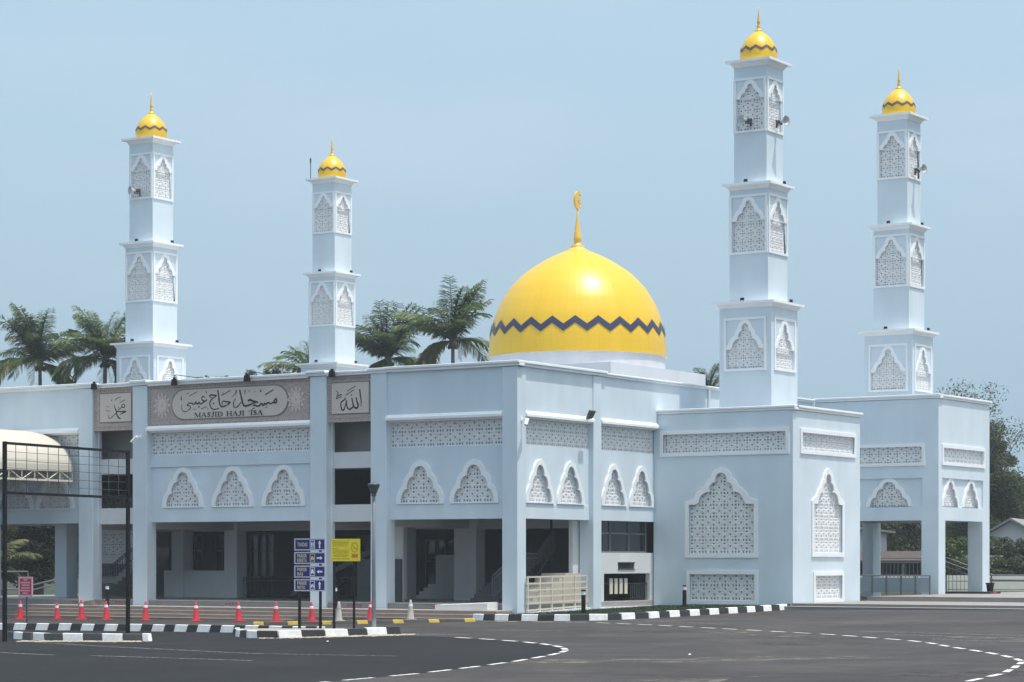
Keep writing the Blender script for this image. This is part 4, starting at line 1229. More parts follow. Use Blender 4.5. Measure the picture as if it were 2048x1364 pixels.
# ------------------------------------------------------------------ lamps and cameras on the hall
def roof_flood(X, lab, arm):
    r = thing("roof_floodlight", lab, "floodlight", (X, -.25, 10.24), 0, "black floodlights over the front parapet")
    mb = MB(); mb.frustum(0, 0, -.32, -.05, .13, .11, .08, .06); mb.box(-.05, .05, -.03, .05, -.06, .03); mb.build("lamp_head", BLACKM, r, local=True)
    mb = MB(); mb.path([(0, 0, 0), (0, 0, .10), (.08, .05, .14), (arm, .3, -.02)] if arm else [(0, 0, -.02), (0, .2, .03)], .018, 5); mb.build("arm", DGREY, r, local=True)
roof_flood(-22.55, "black floodlight on the parapet at the left edge of the left square panel", 0)
roof_flood(-17.8, "black floodlight on a thin arm above the left part of the long sign", 1.1)
roof_flood(-13.7, "black floodlight on a thin arm above the right part of the long sign", .85)
roof_flood(-9.12, "black floodlight on the parapet above the right square panel", 0)
r = thing("side_floodlight", "black floodlight tilted up on the white ledge of the sunlit side bay", "floodlight", (.12, 5.25, 8.12), math.pi / 2)
mb = MB(); mb.hexa([(-.22, -.10, .06), (.22, -.10, .06), (.22, -.02, .02), (-.22, -.02, .02), (-.22, -.26, .34), (.22, -.26, .34), (.22, -.18, .38), (-.22, -.18, .38)]); mb.build("lamp_head", DGREY, r, local=True)
mb = MB(); mb.box(-.03, .03, -.10, .14, 0, .07); mb.build("bracket", GREYM, r, local=True)
def cctv(loc, rz, lab):
    r = thing("security_camera", lab, "camera", loc, rz, "white security cameras on the hall pillars")
    mb = MB(); mb.path([(0, 0, .12), (0, -.28, .14)], .022, 6); mb.box(-.06, .06, -.02, .02, .04, .22); mb.build("arm", WHITE, r, local=True)
    mb = MB(); mb.tube((0, -.28, .12), (-.26, -.36, -.12), .075, .06, 10); mb.build("housing", WHITE, r, local=True)
cctv((-19.95, -.0, 7.6), 0, "white security camera on an arm beside the long sign's left pillar")
cctv((.0, .3, 7.75), math.pi / 2, "white security camera on the sunlit face of the hall's corner pillar")

# ------------------------------------------------------------------ barrel canopy
can = thing("barrel_canopy", "cream barrel-vaulted canopy on steel trusses at the left end of the hall", "canopy", (-27.3, -4.5, 0))
cm = MB()
N = 26
ya, yb = -.06, -10.0
for sgn, off in ((1, 0), (-1, .06)):
    pass
pts = [(-27.3 + 3.3 * math.cos(math.pi * k / N), 6.3 + 1.9 * math.sin(math.pi * k / N)) for k in range(N + 1)]
pin = [(-27.3 + 3.24 * math.cos(math.pi * k / N), 6.3 + 1.84 * math.sin(math.pi * k / N)) for k in range(N + 1)]
M_ = N + 1
vs = [(x, ya, z) for x, z in pts] + [(x, yb, z) for x, z in pts] + [(x, ya, z) for x, z in pin] + [(x, yb, z) for x, z in pin]
fs = []
for k in range(N):
    fs += [(k, k + 1, M_ + k + 1, M_ + k), (2 * M_ + k, 3 * M_ + k, 3 * M_ + k + 1, 2 * M_ + k + 1), (k, 2 * M_ + k, 2 * M_ + k + 1, k + 1), (M_ + k, M_ + k + 1, 3 * M_ + k + 1, 3 * M_ + k)]
fs += [(0, M_, 3 * M_, 2 * M_), (N, 2 * M_ + N, 3 * M_ + N, M_ + N)]
cm.add(vs, fs)
cm.build("vault", CREAM, can)
for k in range(1, 8):
    y = ya - k * 1.2
    mb = MB()
    mb.path([(x, y, z - .03) for x, z in pin], .03, 5); mb.build("rib", CREAMM, can)
for X in (-24.05, -30.55):
    tm = MB()
    tm.box(X - .05, X + .05, yb, ya, 5.78, 5.87)
    tm.box(X - .05, X + .05, yb, ya, 6.24, 6.31)
    y = ya; k = 0
    while y > yb + .8:
        tm.tube((X, y, 5.83), (X, y, 6.27), .028, n=5)
        tm.tube((X, y, 6.27 if k % 2 else 5.83), (X, y - .8, 5.83 if k % 2 else 6.27), .028, n=5)
        y -= .8; k += 1
    tm.build("truss", CREAMM, can)
    for y in (-9.6,):
        mb = MB(); mb.box(X - .08, X + .08, y - .08, y + .08, gz(X, y) - .05, 5.8); mb.build("post", CREAMM, can)
for k in range(4):
    y = -.6 - k * 2.8
    mb = MB()
    mb.box(-30.5, -24.1, y - .04, y + .04, 5.8, 5.86)
    for j in range(8):
        mb.tube((-30.5 + j * .8, y, 5.83), (-30.1 + j * .8, y, 6.2), .025, n=4); mb.tube((-30.1 + j * .8, y, 6.2), (-29.7 + j * .8, y, 5.83), .025, n=4)
    mb.build("tie_truss", CREAMM, can)
FABM = mat("dull_canopy_underside", (0.20, 0.19, 0.18), .8, .1, 1)
mb = MB(); mb.box(-30.5, -24.12, yb + .1, -.4, 6.20, 6.215); mb.build("lining", FABM, can)

# ------------------------------------------------------------------ empty billboard frame with wire mesh
bb = thing("billboard_frame", "tall empty black billboard frame with a wire mesh panel on two posts", "billboard", (-5.55, -19.8, gz(-5.5, -19.8)))
A, B = Vector((-5.0, -23.4, 0)), Vector((-6.1, -16.2, 0))
for P in (A, B):
    mb = MB(); mb.box(P.x - .055, P.x + .055, P.y - .055, P.y + .055, gz(P.x, P.y) - .1, 6.15); mb.build("post", BLACKM, bb)
for z in (6.1, 4.46):
    mb = MB(); mb.path([A + Vector((0, 0, z)), B + Vector((0, 0, z))], .06, 4); mb.build("rail", BLACKM, bb)
for k in range(1, 12):
    p = A.lerp(B, k / 12)
    mb = MB(); mb.tube(p + Vector((0, 0, 4.46)), p + Vector((random.uniform(-.01, .01), 0, 6.1)), .011, n=4); mb.build("wire", DGREY, bb)
for k in range(1, 6):
    z = 4.46 + 1.64 * k / 6
    mb = MB(); mb.path([A.lerp(B, t / 6) + Vector((0, 0, z + random.uniform(-.02, .02))) for t in range(7)], .011, 4); mb.build("wire", DGREY, bb)

# ------------------------------------------------------------------ signs
isl = MB()
ipts = [(-0.6, -16.6), (0.55, -18.0), (1.7, -18.95), (2.6, -19.3), (3.35, -19.0), (4.4, -17.7), (4.98, -16.4), (5.08, -15.3), (2.6, -15.95)]
tr = tessellate_polygon([[Vector((x, y, 0)) for x, y in ipts]])
isl.add([(x, y, gz(x, y) + .2) for x, y in ipts], [tuple(t) for t in tr])
tag(isl.build("median_island", mat("sandy_concrete", (0.33, 0.30, 0.25), .9, .2, 2, .2, 20)), kind="structure")
ZI = lambda x, y: gz(x, y) + .2
bs = thing("direction_sign", "stack of four blue direction boards with yellow lettering and white arrows on two black posts", "sign", (2.1, -16.25, ZI(2.1, -16.25)))
for X in (1.66, 2.55):
    mb = MB(); mb.box(X - .035, X + .035, -16.24, -16.17, ZI(X, -16.2) - .05, 2.9); mb.build("post", BLACKM, bs)
FS = front(-16.25)
rows = [("TANDAS", None, "up", "toilet"), ("PARKIR", "KERETA", "right", "car"), ("PARKIR", "BAS", "left", "bus"), ("PARKIR", "MOTO", "up", "moto")]
for i, (t1, t2, arr, icon) in enumerate(rows):
    zt = 2.97 - i * .46; zb = zt - .405
    mb = MB(); fbox(mb, FS, 1.48, 2.80, zb, zt, -.02, .01)
    bo = mb.build("board", SPALE, bs)
    mb = MB(); fbox(mb, FS, 1.535, 2.77, zb + .04, zt - .04, -.024, -.015); mb.build("board_face", SBLUE, bo)
    tm = MB()
    if t2 is None:
        tm = text_mb(FS, t1, 1.62, zb + .13, .14, .43, -.028)
    else:
        tm = text_mb(FS, t1, 1.62, zb + .215, .12, .41, -.028)
        t_ = text_mb(FS, t2, 1.62, zb + .065, .12, .41 if t2 == "KERETA" else (.25 if t2 == "BAS" else .33), -.028)
        tm.add(t_.v, t_.f)
    tm.build("lettering", SYT, bo)
    ic = MB(); ic.plate(FS, rect(2.16, 2.37, zb + .06, zt - .06), [rect(2.18, 2.35, zb + .08, zt - .08)], -.03, -.024)
    c, z = 2.265, (zb + zt) / 2
    if icon == "toilet":
        for q in (-.04, .04):
            fbox(ic, FS, c + q - .022, c + q + .022, z - .03, z + .05, -.03, -.024); fbox(ic, FS, c + q - .012, c + q + .012, z + .06, z + .085, -.03, -.024); fbox(ic, FS, c + q - .015, c + q + .015, z - .10, z - .035, -.03, -.024)
        fbox(ic, FS, c - .004, c + .004, z - .1, z + .09, -.03, -.024)
    elif icon in ("car", "bus"):
        hh = .03 if icon == "car" else .055
        ic.plate(FS, [(c - .07, z - .05), (c + .07, z - .05), (c + .07, z), (c + .045, z + .01), (c + .035, z + hh + .03), (c - .035, z + hh + .03), (c - .05, z + .01), (c - .07, z)], [], -.03, -.024)
        for q in (-.042, .042): fbox(ic, FS, c + q - .015, c + q + .015, z - .08, z - .05, -.03, -.024)
    else:
        for q in (-.045, .045):
            ic.plate(FS, [(c + q + .035 * math.cos(t), z - .045 + .035 * math.sin(t)) for t in np.linspace(0, 2 * math.pi, 9)[:-1]], [], -.03, -.024)
        ic.plate(FS, [(c - .05, z - .03), (c + .03, z - .02), (c + .05, z + .05), (c + .02, z + .055), (c - .01, z + .02), (c - .06, z + .03)], [], -.03, -.024)
    ic.build("pictogram", SYT if icon in ("car",) else SWH, bo)
    am = MB(); c = 2.57
    sh = [(-.028, -.13), (.028, -.13), (.028, .03), (.062, .03), (0, .135), (-.062, .03), (-.028, .03)]
    if arr == "right": sh = [(b_ * .92, -a_) for a_, b_ in sh]
    if arr == "left": sh = [(-b_ * .92, a_) for a_, b_ in sh]
    am.plate(FS, [(c + a_, z + b_) for a_, b_ in sh], [], -.03, -.024)
    am.build("arrow", SWH, bo)
ysn = thing("no_smoking_sign", "yellow no smoking notice board on two black posts beside the lamp post", "sign", (3.6, -16.25, ZI(3.6, -16.25)))
for X in (3.13, 3.96):
    mb = MB(); mb.box(X - .03, X + .03, -16.23, -16.17, ZI(X, -16.2) - .05, 2.9); mb.build("post", BLACKM, ysn)
mb = MB(); fbox(mb, FS, 3.05, 4.25, 2.20, 2.95, -.02, .01); yb_ = mb.build("board", SYEL, ysn)
pm = MB()
for k, (a, b, z, h) in enumerate([(3.10, 3.86, 2.87, .022), (3.10, 3.80, 2.81, .03), (3.10, 3.78, 2.76, .03), (3.12, 3.74, 2.70, .025), (3.10, 3.35, 2.615, .022), (3.14, 3.80, 2.56, .02), (3.14, 3.78, 2.52, .02), (3.14, 3.79, 2.475, .02), (3.16, 3.76, 2.43, .02), (3.16, 3.78, 2.385, .02), (3.16, 3.70, 2.345, .02), (3.10, 3.80, 2.265, .03)]):
    u = a
    while u < b - .03:
        w = random.uniform(.05, .12); fbox(pm, FS, u, min(u + w, b), z, z + h, -.024, -.018); u += w + .018
pm.build("small_print", SYELD, yb_)
cm_ = MB(); cc = (4.04, 2.66)
ring = [(cc[0] + .145 * math.cos(t), cc[1] + .17 * math.sin(t)) for t in np.linspace(0, 2 * math.pi, 25)[:-1]]
rin = [(cc[0] + .115 * math.cos(t), cc[1] + .14 * math.sin(t)) for t in np.linspace(0, 2 * math.pi, 25)[:-1]]
cm_.plate(FS, ring, [rin], -.026, -.018)
cm_.plate(FS, [(cc[0] - .10, cc[1] + .10), (cc[0] - .08, cc[1] + .115), (cc[0] + .10, cc[1] - .09), (cc[0] + .08, cc[1] - .11)], [], -.028, -.018)
fbox(cm_, FS, cc[0] - .07, cc[0] + .07, cc[1] - .035, cc[1] - .012, -.0265, -.018)
cm_.build("no_smoking_symbol", SYELD, yb_)
mb = MB(); fbox(mb, FS, 3.92, 4.17, 2.32, 2.44, -.025, -.018); mb.build("orange_caption", SORN, yb_)
rs = thing("red_notice_sign", "small red notice board with white lines on a thin post behind the kerb", "sign", (-13.6, -13.6, gz(-13.6, -13.6)))
FRD = front(-13.65)
mb = MB(); mb.box(-13.63, -13.58, -13.63, -13.58, gz(-13.6, -13.6) - .1, 1.5); mb.build("post", DGREY, rs)
mb = MB(); fbox(mb, FRD, -13.98, -13.24, .83, 1.60, -.02, .01); rb_ = mb.build("board", SPNK, rs)
mb = MB(); fbox(mb, FRD, -13.90, -13.31, .91, 1.53, -.024, -.015); mb.build("board_face", SRED, rb_)
mb = MB()
for a, b, z, h in [(-13.70, -13.52, 1.45, .05), (-13.86, -13.36, 1.345, .055), (-13.78, -13.40, 1.245, .055), (-13.82, -13.38, 1.145, .05), (-13.86, -13.36, 1.04, .055), (-13.75, -13.47, .945, .05)]:
    u = a
    while u < b - .02:
        w = random.uniform(.05, .11); fbox(mb, FRD, u, min(u + w, b), z, z + h, -.028, -.02); u += w + .008
mb.build("lettering", SPNK, rb_)

# ------------------------------------------------------------------ lamp post, cones, bollards, small things
X, Y = 4.78, -16.2
lp = thing("lamp_post", "slim grey lamp post with a dark flared lantern head", "lamp post", (X, Y, ZI(X, Y)))
z0 = ZI(X, Y)
mb = MB(); mb.lathe([(.13, 0), (.13, .03), (.085, .05), (.075, .4), (.06, 2.0), (.055, 4.45 - z0)], (X, Y, z0), 12); mb.build("pole", GREYM, lp, smooth=True)
mb = MB(); mb.lathe([(.06, 4.42), (.10, 4.46), (.12, 4.52), (.20, 4.72), (.21, 4.75), (.18, 4.78), (.05, 4.82)], (X, Y, 0), 14); mb.build("lantern", DGREY, lp)
mb = MB(); mb.lathe([(.065, 4.36), (.085, 4.38), (.085, 4.43), (.065, 4.45)], (X, Y, 0), 12); mb.build("collar", DGREY, lp)

def cone(x, y, h, lab, mats, rz, tilt=(0, 0)):
    r = thing("traffic_cone", lab, "traffic cone", (x, y, gz(x, y) + .014), rz, "traffic cones along the front steps")
    r.rotation_euler = (tilt[0], tilt[1], rz)
    k = h / .78
    mb = MB(); mb.frustum(0, 0, 0, .035 * k, .21 * k, .20 * k); mb.build("base", mats[0], r, local=True)
    mb = MB(); mb.lathe([(.15 * k, .035 * k), (.14 * k, .06 * k), (.098 * k, .42 * k), (.062 * k, .63 * k), (.04 * k, .77 * k), (.03 * k, .78 * k)], (0, 0, 0), 18); mb.build("body", mats[0], r, local=True, smooth=True)
    mb = MB(); mb.lathe([(.090 * k, .52 * k), (.074 * k, .63 * k)], (0, 0, 0), 18); mb.v = mb.v; mb.f = mb.f[:-2]; mb.build("sleeve", mats[1], r, local=True, smooth=True)
CN = [(-24.9, -2.5, .82), (-22.4, -2.75, .74), (-21.0, -2.7, .84), (-18.94, -3.35, .80), (-16.3, -3.81, .80), (-12.68, -4.78, .80), (-10.52, -4.64, .78), (-8.26, -5.06, .78), (-6.54, -4.94, .78), (-4.59, -3.67, .80)]
CL = ["red traffic cone at the far left, just right of the red notice board", "second red traffic cone from the left, shorter than its neighbours", "third red traffic cone from the left, before the pillar left of the narrow gap", "fourth red traffic cone from the left, left of the billboard's right post",
      "red traffic cone just right of the billboard's right post", "red traffic cone standing alone below the middle of the long sign", "red traffic cone before the dark part of the bay under the long sign", "red traffic cone just left of the blue direction boards' posts", "red traffic cone between the posts of the blue direction boards", "red traffic cone half hidden behind the lamp post"]
for (x, y, h), lb in zip(CN, CL):
    cone(x, y, h, lb, (CONE, CONEW), random.uniform(0, 1.5), (random.uniform(-.035, .035), random.uniform(-.035, .035)))
cone(-5.67, -4.31, .78, "faded grey traffic cone right of the yellow notice board's left post", (CONEG, CONEG), .4)
cone(-3.32, -2.7, .80, "faded grey traffic cone standing alone right of the lamp post", (CONEG, CONEW), .9)

def bollard(x, y, z, lab):
    r = thing("bollard", lab, "bollard", (x, y, z), 0, "black bollard lights with white heads")
    mb = MB(); mb.lathe([(.10, 0), (.10, .02), (.085, .03), (.085, .70), (.07, .72)], (0, 0, 0), 14); mb.build("shaft", BLACKM, r, local=True)
    mb = MB(); mb.lathe([(.075, .72), (.08, .73), (.08, .86), (.075, .87)], (0, 0, 0), 14); mb.build("light_head", SWH, r, local=True)
    mb = MB(); mb.lathe([(.095, .87), (.095, .90), (.05, .93)], (0, 0, 0), 14); mb.build("cap", BLACKM, r, local=True)
bollard(2.75, .55, gz(2.7, .55) + .18, "black bollard light with a white head in front of the cream ramp railing")
bollard(2.70, 8.9, gz(2.7, 8.9) + .18, "black bollard light with a white head beside the corner pavilion's low lattice")
bollard(-21.1, -.95, .22, "black bollard light with a white head in the narrow gap left of the long sign")
bollard(-8.4, -.95, .22, "black bollard light with a white head in the narrow gap behind the yellow notice board")
mb = MB(); mb.hexa([(-3.5, -.75, .225), (-.95, -.75, .225), (-.95, .05, .225), (-3.5, .05, .225), (-3.5, -.75, .42), (-.95, -.75, .52), (-.95, .05, .55), (-3.5, .05, .45)])
tag(mb.build("ramp_board", mat("white_ramp_paint", (.68, .68, .69), .6, .06, 2), None, origin=(-2.2, -.4, .22), bevel=.01), "low white wedge-shaped ramp board lying on the top step near the hall's corner", "ramp")
rk = MB()
for k in range(14):
    x, y = -22.3 + random.uniform(-.45, .45), -.75 + random.uniform(-.2, .2); rr0 = random.uniform(.08, .2)
    rk.frustum(x, y, .22, .22 + rr0 * 1.1, rr0, rr0 * .5)
tag(rk.build("rubble_heap", mat("dark_grey_rubble", (.11, .10, .095), .9, .3, 4), None, origin=(-22.3, -.75, .22)), "small dark heap of rubble at the foot of the pillar left of the narrow gap", "rubble")
r = thing("planter_pot", "black plastic pot beside the far pillar of the rear pavilion", "pot", (7.6, 31.0, .60))
mb = MB(); mb.lathe([(.14, 0), (.19, .44), (.22, .46), (.22, .52), (.19, .52), (.18, .44)], (0, 0, 0), 16); mb.build("pot", BLACKM, r, local=True)
mb = MB(); mb.lathe([(.17, .43), (.01, .45)], (0, 0, 0), 12); mb.build("soil", mat("dark_soil", (.03, .025, .02), .9, .2, 6), r, local=True)

for (x, y, lb) in ((22.6, -26.9, "small crumpled white paper scrap lying on the grey road at the right"), (6.9, -21.5, "tiny crumpled paper scrap on the dark asphalt right of the median kerb")):
    mb = MB(); pts_ = [(random.uniform(-.07, .07), random.uniform(-.07, .07), random.uniform(0, .05)) for _ in range(5)]
    mb.add([(-.07, -.04, 0), (.06, -.05, .01), (.07, .05, .03), (-.05, .06, .01), (0, 0, .06)], [(0, 1, 4), (1, 2, 4), (2, 3, 4), (3, 0, 4)])
    mb.v = [(x + a * .6, y + b * .6, gz(x, y) + .012 + c * .45) for a, b, c in mb.v]
    tag(mb.build("paper_scrap", SWH, None, origin=(x, y, gz(x, y))), lb, "litter")

# barrier and rails by the rear pavilion
PANEL = mat("grey_blue_panel", (0.27, 0.33, 0.37), .35, .06, 1.2, 0, 0, .5)
br = thing("panel_barrier", "low barrier of grey panels between steel posts in front of the rear pavilion", "barrier", (5.3, 25.0, .6))
for k in range(6):
    x = 3.3 + k * .74
    mb = MB(); mb.box(x - .035, x + .035, 24.96, 25.04, .6, 1.52); mb.build("post", GREYM, br)
    if k < 5:
        mb = MB(); mb.box(x + .05, x + .69, 24.985, 25.015, .70, 1.40); mb.build("panel", PANEL, br)
mb = MB(); mb.tube((3.3, 25, 1.50), (7.0, 25, 1.50), .03); mb.build("top_rail", GREYM, br)
sr = thing("ramp_handrail", "sloping grey steel handrails seen through the rear pavilion", "railing", (3.0, 36.5, .6))
for off in (0, 1.6):
    for a, b, za, zb_ in (((-1.5, 36 + off), (2.6, 36 + off), 2.35, 2.35), ((2.6, 36 + off), (5.2, 36 + off), 2.35, 1.45), ((5.2, 36 + off), (9.5, 36 + off), 1.45, 1.45)):
        for dz in (0, -.25):
            mb = MB(); mb.tube((a[0], a[1], za + dz), (b[0], b[1], zb_ + dz), .03, n=6); mb.build("handrail", GREYM, sr)
    for k in range(30):
        x = -1.5 + k * .22
        zt = 2.1 if x < 2.6 else 2.1 - (x - 2.6) / 2.6 * .9
        if x > 5.2: break
        mb = MB(); mb.tube((x, 36 + off, .6), (x, 36 + off, zt), .012, n=4); mb.build("baluster", GREYM, sr)
mb = MB(); mb.box(6.0, 8.3, 29.2, 30.6, .60, .70)
o = tag(mb.build("threshold_ramp", mat("dark_rubber", (.035, .033, .033), .8, .2, 4), None, origin=(7, 30, .6)), "low black threshold ramp with a red mark in the rear pavilion's side opening", "ramp")
mb = MB(); mb.box(8.305, 8.31, 29.6, 30.1, .62, .69); mb.build("red_mark", SRED, o)

# ------------------------------------------------------------------ background beyond the mosque
def site(lat, dist):
    p = CAM + CR * lat + CF * dist
    return float(p[0]), float(p[1])

pw = thing("perimeter_wall", "low cream boundary wall with a thin railing in front at the right edge", "wall", (*site(29, 138), 0.4))
a, b = Vector((*site(20, 139), 0)), Vector((*site(40, 135), 0))
d = (b - a).normalized(); nn = Vector((-d.y, d.x, 0))
for k in range(8):
    p, q = a.lerp(b, k / 8), a.lerp(b, (k + 1) / 8 - .004)
    mb = MB()
    mb.hexa([p - nn * .08, q - nn * .08, q + nn * .08, p + nn * .08] if False else [tuple(v) for v in (p - nn * .08 + Vector((0, 0, .2)), q - nn * .08 + Vector((0, 0, .2)), q + nn * .08 + Vector((0, 0, .2)), p + nn * .08 + Vector((0, 0, .2)), p - nn * .08 + Vector((0, 0, 1.36)), q - nn * .08 + Vector((0, 0, 1.36)), q + nn * .08 + Vector((0, 0, 1.36)), p + nn * .08 + Vector((0, 0, 1.36)))])
    mb.build("wall_panel", mat("cream_wall_paint", (.86, .85, .74), .7, .06, 1.5, streak=.08), pw)
    mb = MB(); mb.tube(p - nn * .5 + Vector((0, 0, .2)), p - nn * .5 + Vector((0, 0, 1.05)), .03, n=5); mb.build("rail_post", GREYM, pw)
for z in (1.03, .55):
    mb = MB(); mb.tube(a - nn * .5 + Vector((0, 0, z)), b - nn * .5 + Vector((0, 0, z)), .025, n=5); mb.build("rail", GREYM, pw)

def house(lat, dist, w, dpt, zw, zr, lab, rz, wallm, roofm):
    x, y = site(lat, dist)
    r = thing("house", lab, "house", (x, y, gz(x, y)), rz)
    mb = MB(); h0 = -.3
    mb.add([(-w, -dpt, h0), (w, -dpt, h0), (w, dpt, h0), (-w, dpt, h0), (-w, -dpt, zw), (w, -dpt, zw), (w, dpt, zw), (-w, dpt, zw), (0, -dpt, zr), (0, dpt, zr)],
           [(0, 1, 5, 8, 4), (1, 2, 6, 5), (2, 3, 7, 9, 6), (3, 0, 4, 7)])
    wl = mb.build("wall", wallm, r, local=True)
    for s_ in (-1, 1):
        mb = MB(); e = .5
        x1 = s_ * (w + e); z1 = zw - (zr - zw) * e / w
        mb.hexa([(0, -dpt - e, zr + .05), (x1, -dpt - e, z1 + .05), (x1, dpt + e, z1 + .05), (0, dpt + e, zr + .05), (0, -dpt - e, zr + .2), (x1, -dpt - e, z1 + .2), (x1, dpt + e, z1 + .2), (0, dpt + e, zr + .2)])
        mb.build("roof", roofm, r, local=True)
    for u in (-w * .5, w * .4):
        mb = MB(); mb.box(u - .5, u + .5, -dpt - .03, -dpt, 1.0, 2.2); wi = mb.build("window", GLASS, r, local=True)
        mb = MB(); mb.plate(front(-dpt - .05), rect(u - .58, u + .58, .92, 2.28), [rect(u - .5, u + .5, 1.0, 2.2)], 0, .04); mb.build("frame", HOUSEW, wi, local=True)
    return r
house(33.2, 156, 2.3, 5, 3.0, 4.3, "white gabled house with a grey roof among the trees at the right edge", TH - .35, HOUSEW, ROOFG)
house(21.6, 160, 2.6, 5, 3.7, 4.0, "plain white house seen through the rear pavilion", TH, HOUSEW, ROOFG)
def shed(lat, dist, w, dpt, z0, z1, lab, roofm, rz):
    x, y = site(lat, dist)
    r = thing("open_shed", lab, "shed", (x, y, gz(x, y)), rz)
    mb = MB(); mb.hexa([(-w, -dpt, z0), (w, -dpt, z0), (w, dpt, z1), (-w, dpt, z1), (-w, -dpt, z0 + .12), (w, -dpt, z0 + .12), (w, dpt, z1 + .12), (-w, dpt, z1 + .12)]); mb.build("roof", roofm, r, local=True)
    for sx_ in (-1, 0, 1):
        for sy in (-1, 1):
            mb = MB(); mb.box(sx_ * (w - .2) - .06, sx_ * (w - .2) + .06, sy * (dpt - .2) - .06, sy * (dpt - .2) + .06, -.3, z0 if sy < 0 else z1); mb.build("post", GREYM, r, local=True)
    mb = MB(); mb.box(-w, w, dpt - .05, dpt + .05, -.3, z1); mb.build("back_panel", mat("dark_shed_wall", (.06, .055, .05), .8, .2, 2), r, local=True)
shed(24.0, 150, 4.5, 3, 1.75, 2.35, "low open shed with a brown sheet roof behind the rear pavilion", ROOFB, TH)
shed(33.5, 149, 5.0, 1.6, 1.9, 2.05, "low carport with a grey-green roof at the right edge", mat("green_grey_roof", (.14, .17, .14), .7, .15, 2), TH - .1)

def leaves(c, rad, n, size, flat=.7):
    """n small leaf quads scattered through clumps"""
    P = rng.normal(0, 1, (n, 3)); P /= np.linalg.norm(P, axis=1)[:, None]
    P *= (rng.random(n) ** .45)[:, None] * np.array(rad); P += np.array(c)
    a = rng.normal(0, 1, (n, 3)); a[:, 2] *= flat; a /= np.linalg.norm(a, axis=1)[:, None]
    b = np.cross(a, rng.normal(0, 1, (n, 3))); b /= np.linalg.norm(b, axis=1)[:, None]
    s = size * rng.uniform(.6, 1.3, n)[:, None]
    q = np.stack([P - a * s, P - b * s * .45, P + a * s, P + b * s * .45], 1)
    return q
def mesh_quads(name, Q, m, parent):
    me = bpy.data.meshes.new(name)
    n = len(Q)
    me.vertices.add(4 * n); me.vertices.foreach_set("co", Q.reshape(-1))
    me.loops.add(4 * n); me.loops.foreach_set("vertex_index", np.arange(4 * n, dtype=np.int32))
    me.polygons.add(n); me.polygons.foreach_set("loop_start", np.arange(0, 4 * n, 4, dtype=np.int32))
    me.update(calc_edges=True); me.materials.append(m)
    o = bpy.data.objects.new(name, me); COL.objects.link(o); o.parent = parent
    return o
def tree(lat, dist, h, rx, rz, lab, m, nclump=30, per=110, size=.22, group="trees behind the mosque", bare=0, name="tree", low=.35):
    x, y = site(lat, dist)
    r = thing(name, lab, "tree", (x, y, gz(x, y)), random.uniform(0, 6), group)
    tm = MB(); zc = h - rz
    tm.path([(0, 0, -.3), (.1, .05, h * .25), (-.05, .1, h * .5), (.1, 0, h * .8)], [.05 * h * .6, .04 * h * .6, .028 * h * .6, .03], 7)
    Q = []
    tips = []
    for k in range(nclump):
        an = random.uniform(0, 6.28); el = random.uniform(-.7, 1.4); rr1 = random.random() ** .5
        c = (rx * rr1 * math.cos(an) * math.cos(el), rx * rr1 * math.sin(an) * math.cos(el), zc + rz * rr1 * math.sin(el))
        cr_ = random.uniform(.22, .42) * min(rx, rz)
        if not (bare and random.random() < bare):
            Q.append(leaves(c, (cr_, cr_, cr_ * .75), per, size))
        tips.append(c)
    for c in tips[:26]:
        s0 = (random.uniform(-.1, .1), random.uniform(-.1, .1), h * random.uniform(low, .6))
        mid = ((s0[0] + c[0]) * .55, (s0[1] + c[1]) * .55, (s0[2] + c[2]) / 2 + .2)
        tm.path([s0, mid, c], [.08, .05, .012], 5)
        if bare:
            for j in range(7):
                e = (c[0] + random.uniform(-.9, .9), c[1] + random.uniform(-.9, .9), c[2] + random.uniform(-.1, 1.1))
                tm.path([c, e], [.014, .005], 4)
    tm.build("trunk", BARK, r, local=True)
    mesh_quads("crown", np.concatenate(Q), m, r)
    return r

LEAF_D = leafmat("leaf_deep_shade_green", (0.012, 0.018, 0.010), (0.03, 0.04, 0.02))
# coconut palms
FRM = {}
def frond_mesh(kind, m):
    key = (kind, m.name)
    if key in FRM: return FRM[key]
    L, droop, lift = [(3.3, .55, 1.25), (3.7, 1.0, .75), (3.4, 1.5, .25), (2.9, 1.9, -.2)][kind]
    mb = MB(); n = 46
    pts = []
    ang = lift; p = Vector((0.05, 0, 0))
    for k in range(n + 1):
        pts.append(p.copy())
        p = p + Vector((math.cos(ang), 0, math.sin(ang))) * L / n
        ang -= droop / n * (0.4 + 1.4 * k / n)
    mb.path(pts[::3], [.045 * (1 - .85 * i / (len(pts[::3]) - 1)) for i in range(len(pts[::3]))], 4)
    for k in range(5, n + 1):
        t = k / n
        ll = .80 * math.sin(math.pi * (.12 + .80 * t)) ** .7 + .08
        tg = (pts[min(k + 1, n)] - pts[k - 1]).normalized()
        for s_ in (-1, 1):
            sd = Vector((0, s_, 0))
            dirv = (sd * .62 + tg * .62 + Vector((0, 0, random.uniform(-.60, .05)))).normalized()
            q0 = pts[k]; q1 = q0 + dirv * ll * .55; q2 = q1 + (dirv + Vector((0, 0, -.5))).normalized() * ll * .45
            w = Vector((.036, 0, .008))
            mb.add([q0 - w, q0 + w, q1 + w, q1 - w, q2], [(0, 1, 2, 3), (3, 2, 4)])
    me = mb.mesh("frond", fix=False); me.materials.append(m)
    FRM[key] = me
    return me
